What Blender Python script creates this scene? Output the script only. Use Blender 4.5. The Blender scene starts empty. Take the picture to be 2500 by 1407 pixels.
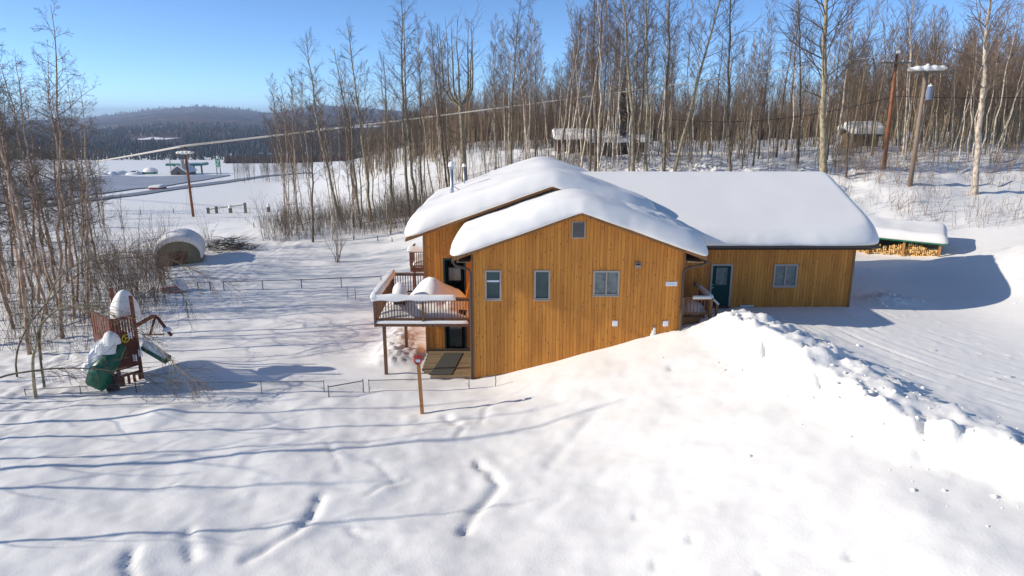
import bpy, math, random
import numpy as np
from mathutils import Vector, Matrix

R = math.radians
scene = bpy.context.scene
col = scene.collection

# ------------------------------------------------------------------ camera
H = 9.05
PITCH = R(14.2)
F = 1667.0
cam_d = bpy.data.cameras.new("camera")
cam_d.sensor_width = 36.0
cam_d.lens = F / 2500.0 * 36.0
cam_d.clip_start = 0.3
cam_d.clip_end = 30000
cam = bpy.data.objects.new("camera", cam_d)
cam.location = (0, 0, H)
cam.rotation_euler = (R(90) - PITCH, 0, 0)
col.objects.link(cam)
scene.camera = cam

# ------------------------------------------------------------------ light
LDIR = Vector((1.0, 0.085, -0.45)).normalized()      # direction the light travels
SUN_EL = math.asin(-LDIR.z)
world = bpy.data.worlds.new("World")
scene.world = world
world.use_nodes = True
wn = world.node_tree
wn.nodes.clear()
wo = wn.nodes.new("ShaderNodeOutputWorld")
bg = wn.nodes.new("ShaderNodeBackground")
sky = wn.nodes.new("ShaderNodeTexSky")
sky.sky_type = 'NISHITA'
sky.sun_disc = False
sky.sun_elevation = SUN_EL
sky.sun_rotation = math.atan2(-LDIR.x, -LDIR.y)
sky.altitude = 200
sky.air_density = 0.44
sky.dust_density = 0.1
sky.ozone_density = 6.0
bg.inputs["Strength"].default_value = 0.15
tint = wn.nodes.new("ShaderNodeMixRGB")
tint.blend_type = 'MULTIPLY'
tint.inputs[0].default_value = 1.0
tint.inputs[2].default_value = (0.96, 0.91, 0.80, 1)
wn.links.new(sky.outputs[0], tint.inputs[1])
wn.links.new(tint.outputs[0], bg.inputs[0])
wn.links.new(bg.outputs[0], wo.inputs[0])
sun_d = bpy.data.lights.new("sun", 'SUN')
sun_d.energy = 2.9
sun_d.angle = R(0.5)
sun_d.color = (1.0, 0.94, 0.85)
sun = bpy.data.objects.new("sun", sun_d)
sun.rotation_euler = LDIR.to_track_quat('-Z', 'Y').to_euler()
sun.location = (-40, 0, 40)
col.objects.link(sun)
vs = scene.view_settings
vs.view_transform = 'Standard'
vs.look = 'None'
vs.gamma = 1
vs.exposure = 0.80
vs.use_curve_mapping = False
scene.cycles.max_bounces = 6
scene.cycles.diffuse_bounces = 3
scene.cycles.glossy_bounces = 2
scene.cycles.transparent_max_bounces = 4

# ------------------------------------------------------------------ numbers and noise
CP, SP = math.cos(PITCH), math.sin(PITCH)

def at(u, v, Y):
    dx = (u - 1250) / F
    dy = (703.5 - v) / F
    yf = CP + dy * SP
    zf = -SP + dy * CP
    return Vector((dx / yf * Y, Y, H + zf / yf * Y))

def atz(u, v, z):
    dy = (703.5 - v) / F
    yf = CP + dy * SP
    zf = -SP + dy * CP
    return at(u, v, (z - H) * yf / zf)

_rs = np.random.RandomState(7)
_perm = _rs.permutation(256)
_perm = np.concatenate([_perm, _perm, _perm])
_ga = _rs.rand(256) * 2 * np.pi
_gx, _gy = np.cos(_ga), np.sin(_ga)

def perlin(x, y):
    x = np.asarray(x, float); y = np.asarray(y, float)
    xi = np.floor(x).astype(int); yi = np.floor(y).astype(int)
    xf = x - xi; yf = y - yi
    xi &= 255; yi &= 255
    def g(ix, iy, fx, fy):
        h = _perm[_perm[ix & 255] + (iy & 255)] & 255
        return _gx[h] * fx + _gy[h] * fy
    a = g(xi, yi, xf, yf); b = g(xi + 1, yi, xf - 1, yf)
    c = g(xi, yi + 1, xf, yf - 1); d = g(xi + 1, yi + 1, xf - 1, yf - 1)
    u = xf * xf * xf * (xf * (xf * 6 - 15) + 10); v = yf * yf * yf * (yf * (yf * 6 - 15) + 10)
    return (a + u * (b - a)) * (1 - v) + (c + u * (d - c)) * v

def fbm(x, y, o=3, g=0.5):
    s = 0; a = 1; f = 1
    for k in range(o):
        s = s + a * perlin(x * f + 17.3 * k, y * f - 9.1 * k)
        a *= g; f *= 2.03
    return s

def sst(a, b, x):
    t = np.clip((x - a) / (b - a), 0, 1)
    return t * t * (3 - 2 * t)

# ------------------------------------------------------------------ terrain
LY = [0, 60, 97, 130, 200, 330, 560, 1000, 9000]
LZ = [-2.6, -3.2, -5.0, -7.0, -11.6, -17.0, -26.3, -30, -30]
RY = [0, 60, 110, 200, 320, 500, 1000, 9000]
RZ = [4, 4, 3.6, 4, 1, -20, -30, -30]

def far_h(X, Y):
    Yc = np.maximum(Y, 1)
    w = sst(-0.36, -0.02, X / Yc)
    l = np.interp(Y, LY, LZ)
    r = np.interp(Y, RY, RZ) + 1.6 * sst(0.3, 0.6, X / Yc) * (Y < 300)
    return l * (1 - w) + r * w

CT = []
def cp(x, y, z): CT.append((x, y, z))
# lawn and foreground left
for x, y, z in [(-20, 8, -2.7), (-8, 8, -2.65), (-30, 16, -2.7), (-16, 15, -2.6), (-6, 14, -2.6), (-2, 14, -2.5), (-22, 24, -2.6), (-12, 21, -2.6),
                (-5, 20, -2.58), (-1.8, 22, -2.5), (-12, 28, -2.6), (-6, 27.5, -2.58), (-20, 30, -2.7), (-8, 33, -2.6), (-14, 38, -2.75),
                (-6, 38, -2.5), (-30, 34, -3.1), (-42, 30, -3.6), (-24, 44, -2.9), (-12, 46, -2.7), (-6, 46, -2.4), (-40, 50, -3.8),
                (-24, 54, -2.8), (-12, 55, -2.7), (-6, 54, -2.0), (-60, 40, -4.5), (-60, 70, -5), (-70, 20, -4.5), (-40, 70, -4.2)]:
    cp(x, y, z)
# wall base line
for x, z in [(-2.2, -2.5), (-0.3, -2.3), (1.6, -1.55), (3.4, -1.15), (5.2, -0.7), (7.2, -0.12)]:
    cp(x, 28.4, z)
for x, z in [(-1.7, -2.5), (1, -2.25), (3, -1.8), (5, -1.2), (7, -0.6), (8.6, -0.2)]:
    cp(x, 24, z)
for x, z in [(0.5, -2.35), (3, -1.9), (5.5, -1.2), (8, -0.3), (9.2, 0.0)]:
    cp(x, 19.5, z)
for x, z in [(1, -2.3), (4, -1.75), (7, -0.9), (9.5, -0.05), (11.4, 0.1)]:
    cp(x, 14, z)
for x, z in [(1, -2.4), (5, -1.7), (9, -0.4), (13, 0.2), (20, 0.2)]:
    cp(x, 8, z)
# yard in front of the garage
for x, y in [(10.5, 30), (13, 31.5), (17, 31.5), (12, 27), (17, 27), (22, 30), (12, 23), (17, 23), (22, 24), (13, 19), (17, 18), (22, 18), (16, 14), (22, 12),
             (19, 36), (20, 41), (24, 36), (18, 44)]:
    cp(x, y, 0.0)
for x, y, z in [(26.5, 29, 1.1), (28, 35, 2.0), (28.5, 40, 1.3), (32, 30, 2.4), (29, 42, 0.3), (30, 24, 1.2), (30, 14, 1.2), (40, 20, 2.5), (45, 35, 3.2),
                (22, 47.0, -0.25), (26, 45.3, -0.25), (29, 46, 0.0), (25, 47.5, -.2), (34, 46, 0.9), (24, 50, 1.0), (30, 50, 1.5), (36, 52, 2.6), (28, 55, 3.2),
                (31.5, 55, 3.85), (36, 60, 4.0), (34, 66, 3.85), (44, 60, 4.2), (44, 50, 3.2), (50, 75, 5), (40, 85, 4.9), (60, 50, 4.5), (70, 80, 5.5),
                (20, 50, 0.9), (20, 58, 3.3), (14, 50, 0.4), (14, 58, 3.2), (6, 50, -0.2), (6, 58, 2.9), (0, 50, -1.2), (0, 58, 1.2), (6, 68, 3.3),
                (20, 68, 3.8), (0, 68, 1.4), (-6, 66, -0.4), (-12, 66, -1.6), (-18, 72, -1.9), (-26, 72, -2.4), (-14, 80, -2.2), (-4, 80, 0.6),
                (10, 80, 3.5), (25, 80, 4.0), (-34, 80, -3.4)]:
    cp(x, y, z)
for yy in (97, 125):
    for q in np.linspace(-0.95, 0.95, 13):
        cp(q * yy, yy, float(far_h(np.array(q * yy), np.array(float(yy)))))
CT = np.array(CT)

def _tps(r2):
    return 0.5 * r2 * np.log(r2 + 1e-9)
_n = len(CT)
_K = _tps((CT[:, None, 0] - CT[None, :, 0]) ** 2 + (CT[:, None, 1] - CT[None, :, 1]) ** 2) + np.eye(_n) * 3.0
_Pm = np.column_stack([np.ones(_n), CT[:, 0], CT[:, 1]])
_A = np.block([[_K, _Pm], [_Pm.T, np.zeros((3, 3))]])
_W = np.linalg.solve(_A, np.concatenate([CT[:, 2], np.zeros(3)]))

def tps_h(X, Y):
    X = np.asarray(X, float); Y = np.asarray(Y, float)
    out = _W[_n] + _W[_n + 1] * X + _W[_n + 2] * Y
    for i in range(_n):
        out = out + _W[i] * _tps((X - CT[i, 0]) ** 2 + (Y - CT[i, 1]) ** 2)
    return out

def seg_dist(X, Y, pts):
    """distance to a polyline, signed side and running length"""
    best = np.full(np.shape(X), 1e9); side = np.zeros(np.shape(X)); run = np.zeros(np.shape(X)); acc = 0
    for (x0, y0), (x1, y1) in zip(pts[:-1], pts[1:]):
        dx, dy = x1 - x0, y1 - y0
        L = math.hypot(dx, dy)
        t = np.clip(((X - x0) * dx + (Y - y0) * dy) / (L * L), 0, 1)
        d = np.hypot(X - x0 - t * dx, Y - y0 - t * dy)
        m = d < best
        side = np.where(m, np.sign((X - x0) * dy - (Y - y0) * dx), side)
        run = np.where(m, acc + t * L, run)
        best = np.where(m, d, best)
        acc += L
    return best, side, run

BERM = [(8.6, 28.6), (9.1, 26.5), (9.7, 23.5), (10.2, 20.5), (11.0, 17.8), (12.6, 15.6), (14.5, 14.0), (17.5, 12.2)]
BERM2 = [(10.6, 27.0), (11.0, 24.5), (11.5, 21.5), (12.3, 19.0), (13.6, 17.0)]
# old tracks sunk in the snow, as ground polylines (found from the picture at z about -2.5)
TR = [
    ([(1165, 1128), (1200, 1160), (1216, 1190), (1190, 1225), (1160, 1250), (1136, 1300)], .20, .26),
    ([(725, 1285), (680, 1310), (640, 1335), (600, 1355)], .17, .26),
    ([(782, 1208), (765, 1240), (745, 1270)], .20, .30),
    ([(458, 1290), (455, 1320), (470, 1350)], .22, .26),
    ([(318, 1345), (312, 1370), (322, 1400)], .20, .26),
    ([(895, 1204), (940, 1180), (990, 1164)], .10, .12),
    ([(855, 1280), (885, 1302)], .12, .14),
    ([(800, 1075), (820, 1110), (835, 1150)], .16, .10),
    ([(1090, 1018), (1112, 1035)], .22, .22), ([(1130, 1050), (1122, 1064)], .14, .16),
    ([(1175, 1040), (1190, 1000), (1230, 985), (1300, 968)], .14, .10),
    ([(915, 1120), (960, 1170)], .16, .09),
    ([(700, 1060), (640, 1090), (600, 1130)], .2, .07),
    ([(1010, 1026), (1020, 1020)], .12, .09),
    ([(1340, 1150), (1400, 1100), (1440, 1060)], .25, .10),
    ([(1250, 1260), (1300, 1280), (1370, 1240)], .3, .10),
]
TRACKS = [([tuple(atz(u, v, -2.5))[:2] for u, v in p], w, d) for p, w, d in TR]
_prs = np.random.RandomState(31)
PITS = []
for k in range(34):
    PITS.append((_prs.uniform(-14, 7), _prs.uniform(13, 27), _prs.uniform(.15, .5), _prs.uniform(-.05, .05)))
for u, v in [(1608, 1290), (1600, 1325), (1695, 1262), (1640, 905), (1560, 1180), (1870, 1360), (2080, 1370)]:
    p = atz(u, v, -0.8); PITS.append((p.x, p.y, .13, .12))

def ground(X, Y, fine=True):
    X = np.asarray(X, float); Y = np.asarray(Y, float)
    w = sst(95, 122, Y) + 0 * X
    w = np.maximum(w, sst(60, 90, np.abs(X)))
    f = far_h(X, Y)
    near = tps_h(np.clip(X, -95, 95), np.clip(Y, -5, 130))
    z = near * (1 - w) + f * w
    if not fine:
        return z
    hill = sst(46, 56, Y) * sst(-10, 6, X) * (1 - sst(150, 300, Y))
    leftwood = sst(-15, -24, X) * (1 - sst(70, 120, Y))
    drive = sst(0.0, 1.4, X - np.interp(Y, [12.2, 14, 15.6, 17.8, 20.5, 23.5, 26.5, 28.6], [18.0, 15.5, 13.4, 12.0, 11.2, 10.7, 10.1, 9.6])) * (1 - sst(44, 47, Y)) * (1 - sst(22.5, 25, X))
    z = z + fbm(X * .22, Y * .3, 2) * .15 * (1 - drive) * (1 - sst(120, 200, Y))
    z = z + fbm(X * .8, Y * .9, 2) * .022 * (1 - drive * .8) * (1 - sst(60, 90, Y))
    z = z + fbm(X * .5, Y * .5, 4) * .55 * hill * sst(24, 30, X + .3 * Y * 0 + 14 * 0 + sst(50, 60, Y) * 30)
    z = z + np.abs(fbm(X * 1.3, Y * 1.3, 3)) * .40 * hill * (1 - sst(75, 100, Y))
    z = z + np.abs(fbm(X * .9, Y * .9, 3)) * .25 * leftwood
    fg = (1 - sst(26, 30, Y)) * (1 - drive)
    z = z + fg * (.085 * fbm(X * .55 + 9, Y * .75, 3) + .03 * np.clip(perlin(X * 1.9, Y * 1.9) - .1, 0, 1))
    # ploughed bank along the yard
    nz = fbm(X * .8 + 5, Y * .8, 3)
    d, s, r = seg_dist(X + .5 * nz, Y + .5 * nz, BERM)
    amp = np.interp(r, [0, 1.2, 3, 8, 18], [.3, 1.05, 1.3, 1.15, .85])
    left = np.exp(-(d / 2.5) ** 2); right = np.exp(-(d / .52) ** 2)
    ridge = np.where(s < 0, left, right)
    z = z + amp * ridge * (1 + .35 * fbm(X * .9, Y * .9, 2))
    band = np.where(s < 0, np.exp(-(d / 2.6) ** 2), np.exp(-(d / .9) ** 2))
    lump = np.abs(fbm(X * 2.1, Y * 2.1, 4, .6))
    z = z + band * (lump * .14 - .015) * sst(10, 13, Y + 3)
    side_ = np.where(s < 0, np.exp(-(d / 4.2) ** 2), 0) * sst(.3, 1.0, d)
    z = z + side_ * (.13 * np.abs(fbm(X * 1.5 + 4, Y * 1.9, 4, .6)) + .05 * np.clip(perlin(X * 3.3, Y * 3.3) - .2, 0, 1)) * sst(10, 13, Y + 3)
    d2, s2, r2 = seg_dist(X + .4 * nz, Y + .4 * nz, BERM2)
    m2 = np.exp(-(d2 / .38) ** 2)
    z = z + m2 * (.07 + .24 * np.abs(fbm(X * 3, Y * 3, 3, .6))) * (1 - sst(6, 11, r2) * .6)
    # bank at far side of the yard and spill by the garage corner
    d3 = np.hypot((X - 19.0) / 1.3, (Y - 33.2) / .8)
    z = z + np.exp(-d3 ** 2) * (.25 + .5 * np.abs(fbm(X * 2.6, Y * 2.6, 3, .6)))
    m4 = sst(24.0, 27.0, X) * (1 - sst(40, 46, Y))
    z = z + m4 * (np.abs(fbm(X * .6, Y * .6, 2)) * .35)
    # wheel tracks in the yard, arcs round a far point
    cx, cy = 33.0, 32.0
    rr = np.hypot(X - cx, (Y - cy) * 1.0)
    tk = np.zeros(np.shape(X))
    for r0, dep in [(19.2, .05), (19.9, .03), (20.7, .05), (17.6, .045), (18.2, .03), (15.4, .03), (16.2, .03), (13.5, .025), (21.4, .04)]:
        tk = tk - dep * np.exp(-((rr - r0 - .12 * perlin(X * .4, Y * .4)) / .09) ** 2) + dep * .6 * np.exp(-((rr - r0 - .2 - .12 * perlin(X * .4, Y * .4)) / .08) ** 2)
    crumb = np.clip(perlin(X * 4.7, Y * 4.7) - .38, 0, 1) * .5 * sst(22, 17, rr) * sst(11, 15, rr)
    z = z + drive * (tk * 1.0 * np.clip(.5 + 1.6 * perlin(X * .5, Y * .5), 0, 1.3) + crumb + fbm(X * 1.6, Y * 3.0, 2) * .012)
    # sunken tracks and pits
    for pts, wd, dp in TRACKS:
        xs = [p[0] for p in pts]; ys = [p[1] for p in pts]
        m = (X > min(xs) - 2) & (X < max(xs) + 2) & (Y > min(ys) - 2) & (Y < max(ys) + 2)
        if not np.any(m):
            continue
        wob = .12 * fbm(X * 1.7, Y * 1.7, 2)
        dd, s_, r_ = seg_dist(X + wob, Y + wob, pts)
        dp = dp * .58 * (.6 + .5 * perlin(X * 1.1 + 3, Y * 1.1)); wd = wd * .85
        z = z - m * dp * np.exp(-(dd / wd) ** 2) + m * dp * .2 * np.exp(-((dd - wd * 2.4) / (wd * 1.4)) ** 2)
    for px, py, rad, dp in PITS:
        z = z - dp * np.exp(-((X - px) ** 2 + (Y - py) ** 2) / rad ** 2)
    # snow dips round fence gate; cleared walk in front of the lower door
    walk = sst(-4.9, -4.35, X + .15 * fbm(X * 3, Y * 3)) * sst(28.5, 29.1, Y + .3 * fbm(X * 2, Y * 2)) * sst(34, 33, Y) * sst(-1.2, -1.6, X)
    z = z * (1 - walk) + (-2.62) * walk
    # drip trench and roof-slide pile along the wing's left side
    pile = np.exp(-((X + 6.0) / .9) ** 2) * sst(30.3, 31.3, Y) * (1 - sst(42, 44, Y))
    z = z + pile * (.35 + .3 * np.abs(fbm(X * 2, Y * 2, 3)))
    # around the play set, the garden shed and the brush pile the snow is piled up a little
    for px, py, rad, a in [(-15.3, 30.0, 1.6, .55), (-24, 50, 2.2, .3), (-14, 25.3, .8, .22), (-20.5, 53.2, 2.0, .3)]:
        z = z + a * np.exp(-((X - px) ** 2 + (Y - py) ** 2) / rad ** 2)
    return z

def gz(x, y):
    return float(ground(np.array([x]), np.array([y]))[0])

def on(u, v, y0=9, y1=900):
    """the ground point seen at a picture position"""
    Ys = np.concatenate([np.arange(y0, 130, .25), np.arange(130, y1, 2.0)])
    dx = (u - 1250) / F; dy = (703.5 - v) / F
    yf = CP + dy * SP; zf = -SP + dy * CP
    Zs = H + zf / yf * Ys
    g = ground(dx / yf * Ys, Ys, False)
    k = np.argmax(Zs < g)
    Y = Ys[k] if Zs[k] < g[k] else 100.0
    x = dx / yf * Y
    return Vector((x, Y, gz(x, Y)))

# ------------------------------------------------------------------ materials
def new_mat(name):
    m = bpy.data.materials.new(name); m.use_nodes = True
    nt = m.node_tree
    return m, nt, nt.nodes["Principled BSDF"]

def nd(nt, t, **k):
    n = nt.nodes.new(t)
    for a, b in k.items():
        setattr(n, a, b)
    return n

def simple(name, c, rough=.6, metal=0, var=.12, scale=6, bump=.0, spec=.35):
    m, nt, b = new_mat(name)
    b.inputs["Roughness"].default_value = rough
    b.inputs["Metallic"].default_value = metal
    b.inputs["Specular IOR Level"].default_value = spec
    tc = nd(nt, "ShaderNodeTexCoord"); no = nd(nt, "ShaderNodeTexNoise")
    no.inputs["Scale"].default_value = scale; no.inputs["Detail"].default_value = 5
    nt.links.new(tc.outputs["Object"], no.inputs["Vector"])
    mx = nd(nt, "ShaderNodeMixRGB")
    mx.inputs[1].default_value = tuple(x * (1 - var) for x in c) + (1,)
    mx.inputs[2].default_value = tuple(min(1, x * (1 + var)) for x in c) + (1,)
    nt.links.new(no.outputs["Fac"], mx.inputs[0]); nt.links.new(mx.outputs[0], b.inputs["Base Color"])
    if bump:
        bp = nd(nt, "ShaderNodeBump"); bp.inputs["Strength"].default_value = bump; bp.inputs["Distance"].default_value = .02
        nt.links.new(no.outputs["Fac"], bp.inputs["Height"]); nt.links.new(bp.outputs[0], b.inputs["Normal"])
    return m

def snow_mat(name, fine=1.0, tint=(.92, .86, .785)):
    m, nt, b = new_mat(name)
    b.inputs["Roughness"].default_value = .55
    b.inputs["Specular IOR Level"].default_value = .25
    b.inputs["Sheen Weight"].default_value = .08
    geo = nd(nt, "ShaderNodeNewGeometry")
    n1 = nd(nt, "ShaderNodeTexNoise"); n1.inputs["Scale"].default_value = 1.1; n1.inputs["Detail"].default_value = 4
    n2 = nd(nt, "ShaderNodeTexNoise"); n2.inputs["Scale"].default_value = 13.0; n2.inputs["Detail"].default_value = 6
    n3 = nd(nt, "ShaderNodeTexNoise"); n3.inputs["Scale"].default_value = .35; n3.inputs["Detail"].default_value = 3
    for n in (n1, n2, n3):
        nt.links.new(geo.outputs["Position"], n.inputs["Vector"])
    ramp = nd(nt, "ShaderNodeMixRGB")
    ramp.inputs[1].default_value = tuple(c * .94 for c in tint) + (1,)
    ramp.inputs[2].default_value = tuple(min(.93, c * 1.04) for c in tint) + (1,)
    nt.links.new(n3.outputs["Fac"], ramp.inputs[0]); nt.links.new(ramp.outputs[0], b.inputs["Base Color"])
    b1 = nd(nt, "ShaderNodeBump"); b1.inputs["Strength"].default_value = .35 * fine; b1.inputs["Distance"].default_value = .06
    b2 = nd(nt, "ShaderNodeBump"); b2.inputs["Strength"].default_value = .6 * fine; b2.inputs["Distance"].default_value = .012
    nt.links.new(n1.outputs["Fac"], b1.inputs["Height"]); nt.links.new(n2.outputs["Fac"], b2.inputs["Height"])
    nt.links.new(b1.outputs[0], b2.inputs["Normal"]); nt.links.new(b2.outputs[0], b.inputs["Normal"])
    return m

def plank_mat(name, c1, c2, dark, sc=1.0):
    m, nt, b = new_mat(name)
    b.inputs["Roughness"].default_value = .6
    b.inputs["Specular IOR Level"].default_value = .3
    geo = nd(nt, "ShaderNodeNewGeometry"); oi = nd(nt, "ShaderNodeObjectInfo")
    mp = nd(nt, "ShaderNodeMapping"); mp.inputs["Scale"].default_value = (22 * sc, 22 * sc, 1.1 * sc)
    nt.links.new(geo.outputs["Position"], mp.inputs["Vector"])
    grain = nd(nt, "ShaderNodeTexNoise"); grain.inputs["Scale"].default_value = 1; grain.inputs["Detail"].default_value = 5
    grain.inputs["Roughness"].default_value = .65
    nt.links.new(mp.outputs[0], grain.inputs["Vector"])
    # narrow strips: groove tone every ten centimetres
    add = nd(nt, "ShaderNodeMath", operation='MULTIPLY_ADD'); add.inputs[1].default_value = .55; add.inputs[2].default_value = 0.0
    nt.links.new(oi.outputs["Random"], add.inputs[0])
    s2 = nd(nt, "ShaderNodeMath", operation='MULTIPLY_ADD'); s2.inputs[1].default_value = 1.0
    g2 = nd(nt, "ShaderNodeMath", operation='MULTIPLY_ADD'); g2.inputs[1].default_value = 1.6; g2.inputs[2].default_value = -.56
    nt.links.new(grain.outputs["Fac"], g2.inputs[0])
    nt.links.new(add.outputs[0], s2.inputs[0]); nt.links.new(g2.outputs[0], s2.inputs[2])
    cr = nd(nt, "ShaderNodeValToRGB")
    cr.color_ramp.elements[0].position = .0; cr.color_ramp.elements[0].color = c1 + (1,)
    cr.color_ramp.elements[1].position = 1.0; cr.color_ramp.elements[1].color = c2 + (1,)
    nt.links.new(s2.outputs[0], cr.inputs[0])
    # knots
    mp2 = nd(nt, "ShaderNodeMapping"); mp2.inputs["Scale"].default_value = (5.5, 5.5, 3.2)
    nt.links.new(geo.outputs["Position"], mp2.inputs["Vector"])
    vo = nd(nt, "ShaderNodeTexVoronoi"); vo.inputs["Scale"].default_value = 1.0
    nt.links.new(mp2.outputs[0], vo.inputs["Vector"])
    kr = nd(nt, "ShaderNodeValToRGB")
    kr.color_ramp.elements[0].position = .05; kr.color_ramp.elements[0].color = (1, 1, 1, 1)
    kr.color_ramp.elements[1].position = .21; kr.color_ramp.elements[1].color = (0, 0, 0, 1)
    nt.links.new(vo.outputs["Distance"], kr.inputs[0])
    # broad weathering
    wz = nd(nt, "ShaderNodeTexNoise"); wz.inputs["Scale"].default_value = .9; wz.inputs["Detail"].default_value = 4
    mp3 = nd(nt, "ShaderNodeMapping"); mp3.inputs["Scale"].default_value = (1.6, 1.6, .45)
    nt.links.new(geo.outputs["Position"], mp3.inputs["Vector"]); nt.links.new(mp3.outputs[0], wz.inputs["Vector"])
    wr = nd(nt, "ShaderNodeMapRange"); wr.inputs[1].default_value = .5; wr.inputs[2].default_value = .8; wr.inputs[4].default_value = .6
    nt.links.new(wz.outputs["Fac"], wr.inputs[0])
    m1 = nd(nt, "ShaderNodeMixRGB"); m1.inputs[2].default_value = dark + (1,)
    nt.links.new(wr.outputs[0], m1.inputs[0]); nt.links.new(cr.outputs[0], m1.inputs[1])
    m2 = nd(nt, "ShaderNodeMixRGB"); m2.inputs[2].default_value = tuple(c * .5 for c in dark) + (1,)
    km = nd(nt, "ShaderNodeMath", operation='MULTIPLY'); km.inputs[1].default_value = .85
    nt.links.new(kr.outputs[0], km.inputs[0]); nt.links.new(km.outputs[0], m2.inputs[0]); nt.links.new(m1.outputs[0], m2.inputs[1])
    nt.links.new(m2.outputs[0], b.inputs["Base Color"])
    bp = nd(nt, "ShaderNodeBump"); bp.inputs["Strength"].default_value = .3; bp.inputs["Distance"].default_value = .01
    nt.links.new(grain.outputs["Fac"], bp.inputs["Height"]); nt.links.new(bp.outputs[0], b.inputs["Normal"])
    return m

def bark_mat(name, base, mark, amount=.5, twig=None):
    m, nt, b = new_mat(name)
    b.inputs["Roughness"].default_value = .8
    b.inputs["Specular IOR Level"].default_value = .15
    tc = nd(nt, "ShaderNodeTexCoord"); oi = nd(nt, "ShaderNodeObjectInfo")
    mp = nd(nt, "ShaderNodeMapping"); mp.inputs["Scale"].default_value = (3.0, 3.0, 1.6)
    ad = nd(nt, "ShaderNodeVectorMath", operation='ADD')
    nt.links.new(tc.outputs["Object"], ad.inputs[0]); nt.links.new(oi.outputs["Random"], ad.inputs[1])
    nt.links.new(ad.outputs[0], mp.inputs["Vector"])
    n = nd(nt, "ShaderNodeTexNoise"); n.inputs["Scale"].default_value = 1.6; n.inputs["Detail"].default_value = 6; n.inputs["Roughness"].default_value = .7
    nt.links.new(mp.outputs[0], n.inputs["Vector"])
    cr = nd(nt, "ShaderNodeValToRGB")
    cr.color_ramp.elements[0].position = .5 - .28 * (1 - amount); cr.color_ramp.elements[0].color = mark + (1,)
    cr.color_ramp.elements[1].position = .62 - .1 * (1 - amount); cr.color_ramp.elements[1].color = base + (1,)
    nt.links.new(n.outputs["Fac"], cr.inputs[0])
    hs = nd(nt, "ShaderNodeHueSaturation")
    mr = nd(nt, "ShaderNodeMapRange"); mr.inputs[3].default_value = .7; mr.inputs[4].default_value = 1.25
    nt.links.new(oi.outputs["Random"], mr.inputs[0]); nt.links.new(mr.outputs[0], hs.inputs["Value"])
    nt.links.new(cr.outputs[0], hs.inputs["Color"]); nt.links.new(hs.outputs[0], b.inputs["Base Color"])
    return m

M = {}
M['snow'] = snow_mat('snow')
M['snow_soft'] = snow_mat('roof_snow', .3, (.90, .85, .785))
M['packed'] = snow_mat('packed_snow', 1.2, (.78, .775, .77))
M['cedar'] = plank_mat('cedar_siding', (.48, .175, .026), (.76, .315, .052), (.30, .105, .018))
M['trim'] = plank_mat('stained_trim', (.20, .09, .03), (.36, .18, .065), (.16, .075, .03), .6)
M['deck'] = plank_mat('deck_wood', (.12, .052, .026), (.27, .125, .06), (.09, .045, .025), .8)
M['redwood'] = plank_mat('play_wood', (.11, .03, .018), (.20, .058, .03), (.08, .028, .018), .8)
M['post'] = plank_mat('post_wood', (.40, .17, .045), (.52, .25, .075), (.30, .14, .05), .8)
M['paving'] = plank_mat('walk_boards', (.20, .14, .075), (.33, .25, .145), (.16, .12, .07), .5)
M['pole'] = plank_mat('creosote_pole', (.20, .065, .028), (.34, .13, .05), (.12, .06, .035), .5)
M['polegrey'] = plank_mat('grey_pole', (.16, .11, .075), (.30, .22, .15), (.12, .09, .07), .5)
M['greywood'] = plank_mat('grey_boards', (.13, .105, .075), (.26, .22, .15), (.09, .075, .055), .5)
M['mat'] = simple('rubber_mat', (.075, .072, .06), .9, scale=40)
M['green_door'] = simple('green_door_paint', (.006, .055, .05), .6, var=.06, spec=.15)
M['door_dark'] = simple('dark_door_paint', (.012, .04, .038), .35, var=.1)
M['greyframe'] = simple('grey_window_frame', (.42, .36, .31), .5, var=.08)
M['white'] = simple('white_plastic', (.75, .76, .78), .4, var=.04)
M['glass'] = simple('window_glass', (.05, .085, .085), .1, var=.7, scale=1.3, spec=.3)
M['glass_pale'] = simple('reflective_glass', (.16, .19, .18), .12, var=.8, scale=5, spec=.35)
M['glass_dark'] = simple('dark_glass', (.035, .045, .045), .06, var=.4, spec=.9)
M['gutter'] = simple('brown_gutter', (.075, .058, .05), .45, var=.1)
M['louver'] = simple('louver_grey', (.30, .27, .24), .5)
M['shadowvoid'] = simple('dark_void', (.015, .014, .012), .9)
M['steel'] = simple('galvanised', (.16, .16, .17), .45, .6)
M['pipe'] = simple('chimney_steel', (.42, .44, .47), .35, .7)
M['green_metal'] = simple('green_roof_metal', (.02, .17, .09), .4)
M['green_slide'] = simple('green_plastic', (.006, .10, .055), .35, var=.2)
M['yellow'] = simple('yellow_plastic', (.75, .60, .03), .4)
M['red'] = simple('red_paint', (.42, .03, .025), .45)
M['redbarn'] = simple('red_barn_paint', (.33, .06, .035), .7)
M['signgreen'] = simple('sign_green', (.03, .42, .10), .4)
M['tealfascia'] = simple('teal_fascia', (.01, .20, .15), .5)
M['concrete'] = simple('pale_wall', (.36, .34, .31), .8)
M['greywall'] = simple('grey_siding', (.15, .155, .15), .8)
M['brownwall'] = simple('brown_siding', (.085, .055, .038), .85, var=.25)
M['tanwall'] = simple('tan_siding', (.24, .16, .08), .8)
M['road'] = simple('icy_road', (.22, .23, .25), .6, var=.35, scale=.1)
M['lot'] = simple('grey_lot', (.34, .35, .38), .6, var=.35, scale=.12)  # plain grey with random tone variation for the lot sheet
M['black'] = simple('black_plastic', (.01, .01, .01), .5)
M['wirefrost'] = simple('frosted_wire', (.60, .55, .47), .7)
M['wire'] = simple('black_wire', (.02, .02, .022), .6)
M['transformer'] = simple('transformer_grey', (.16, .18, .26), .4)
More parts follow.
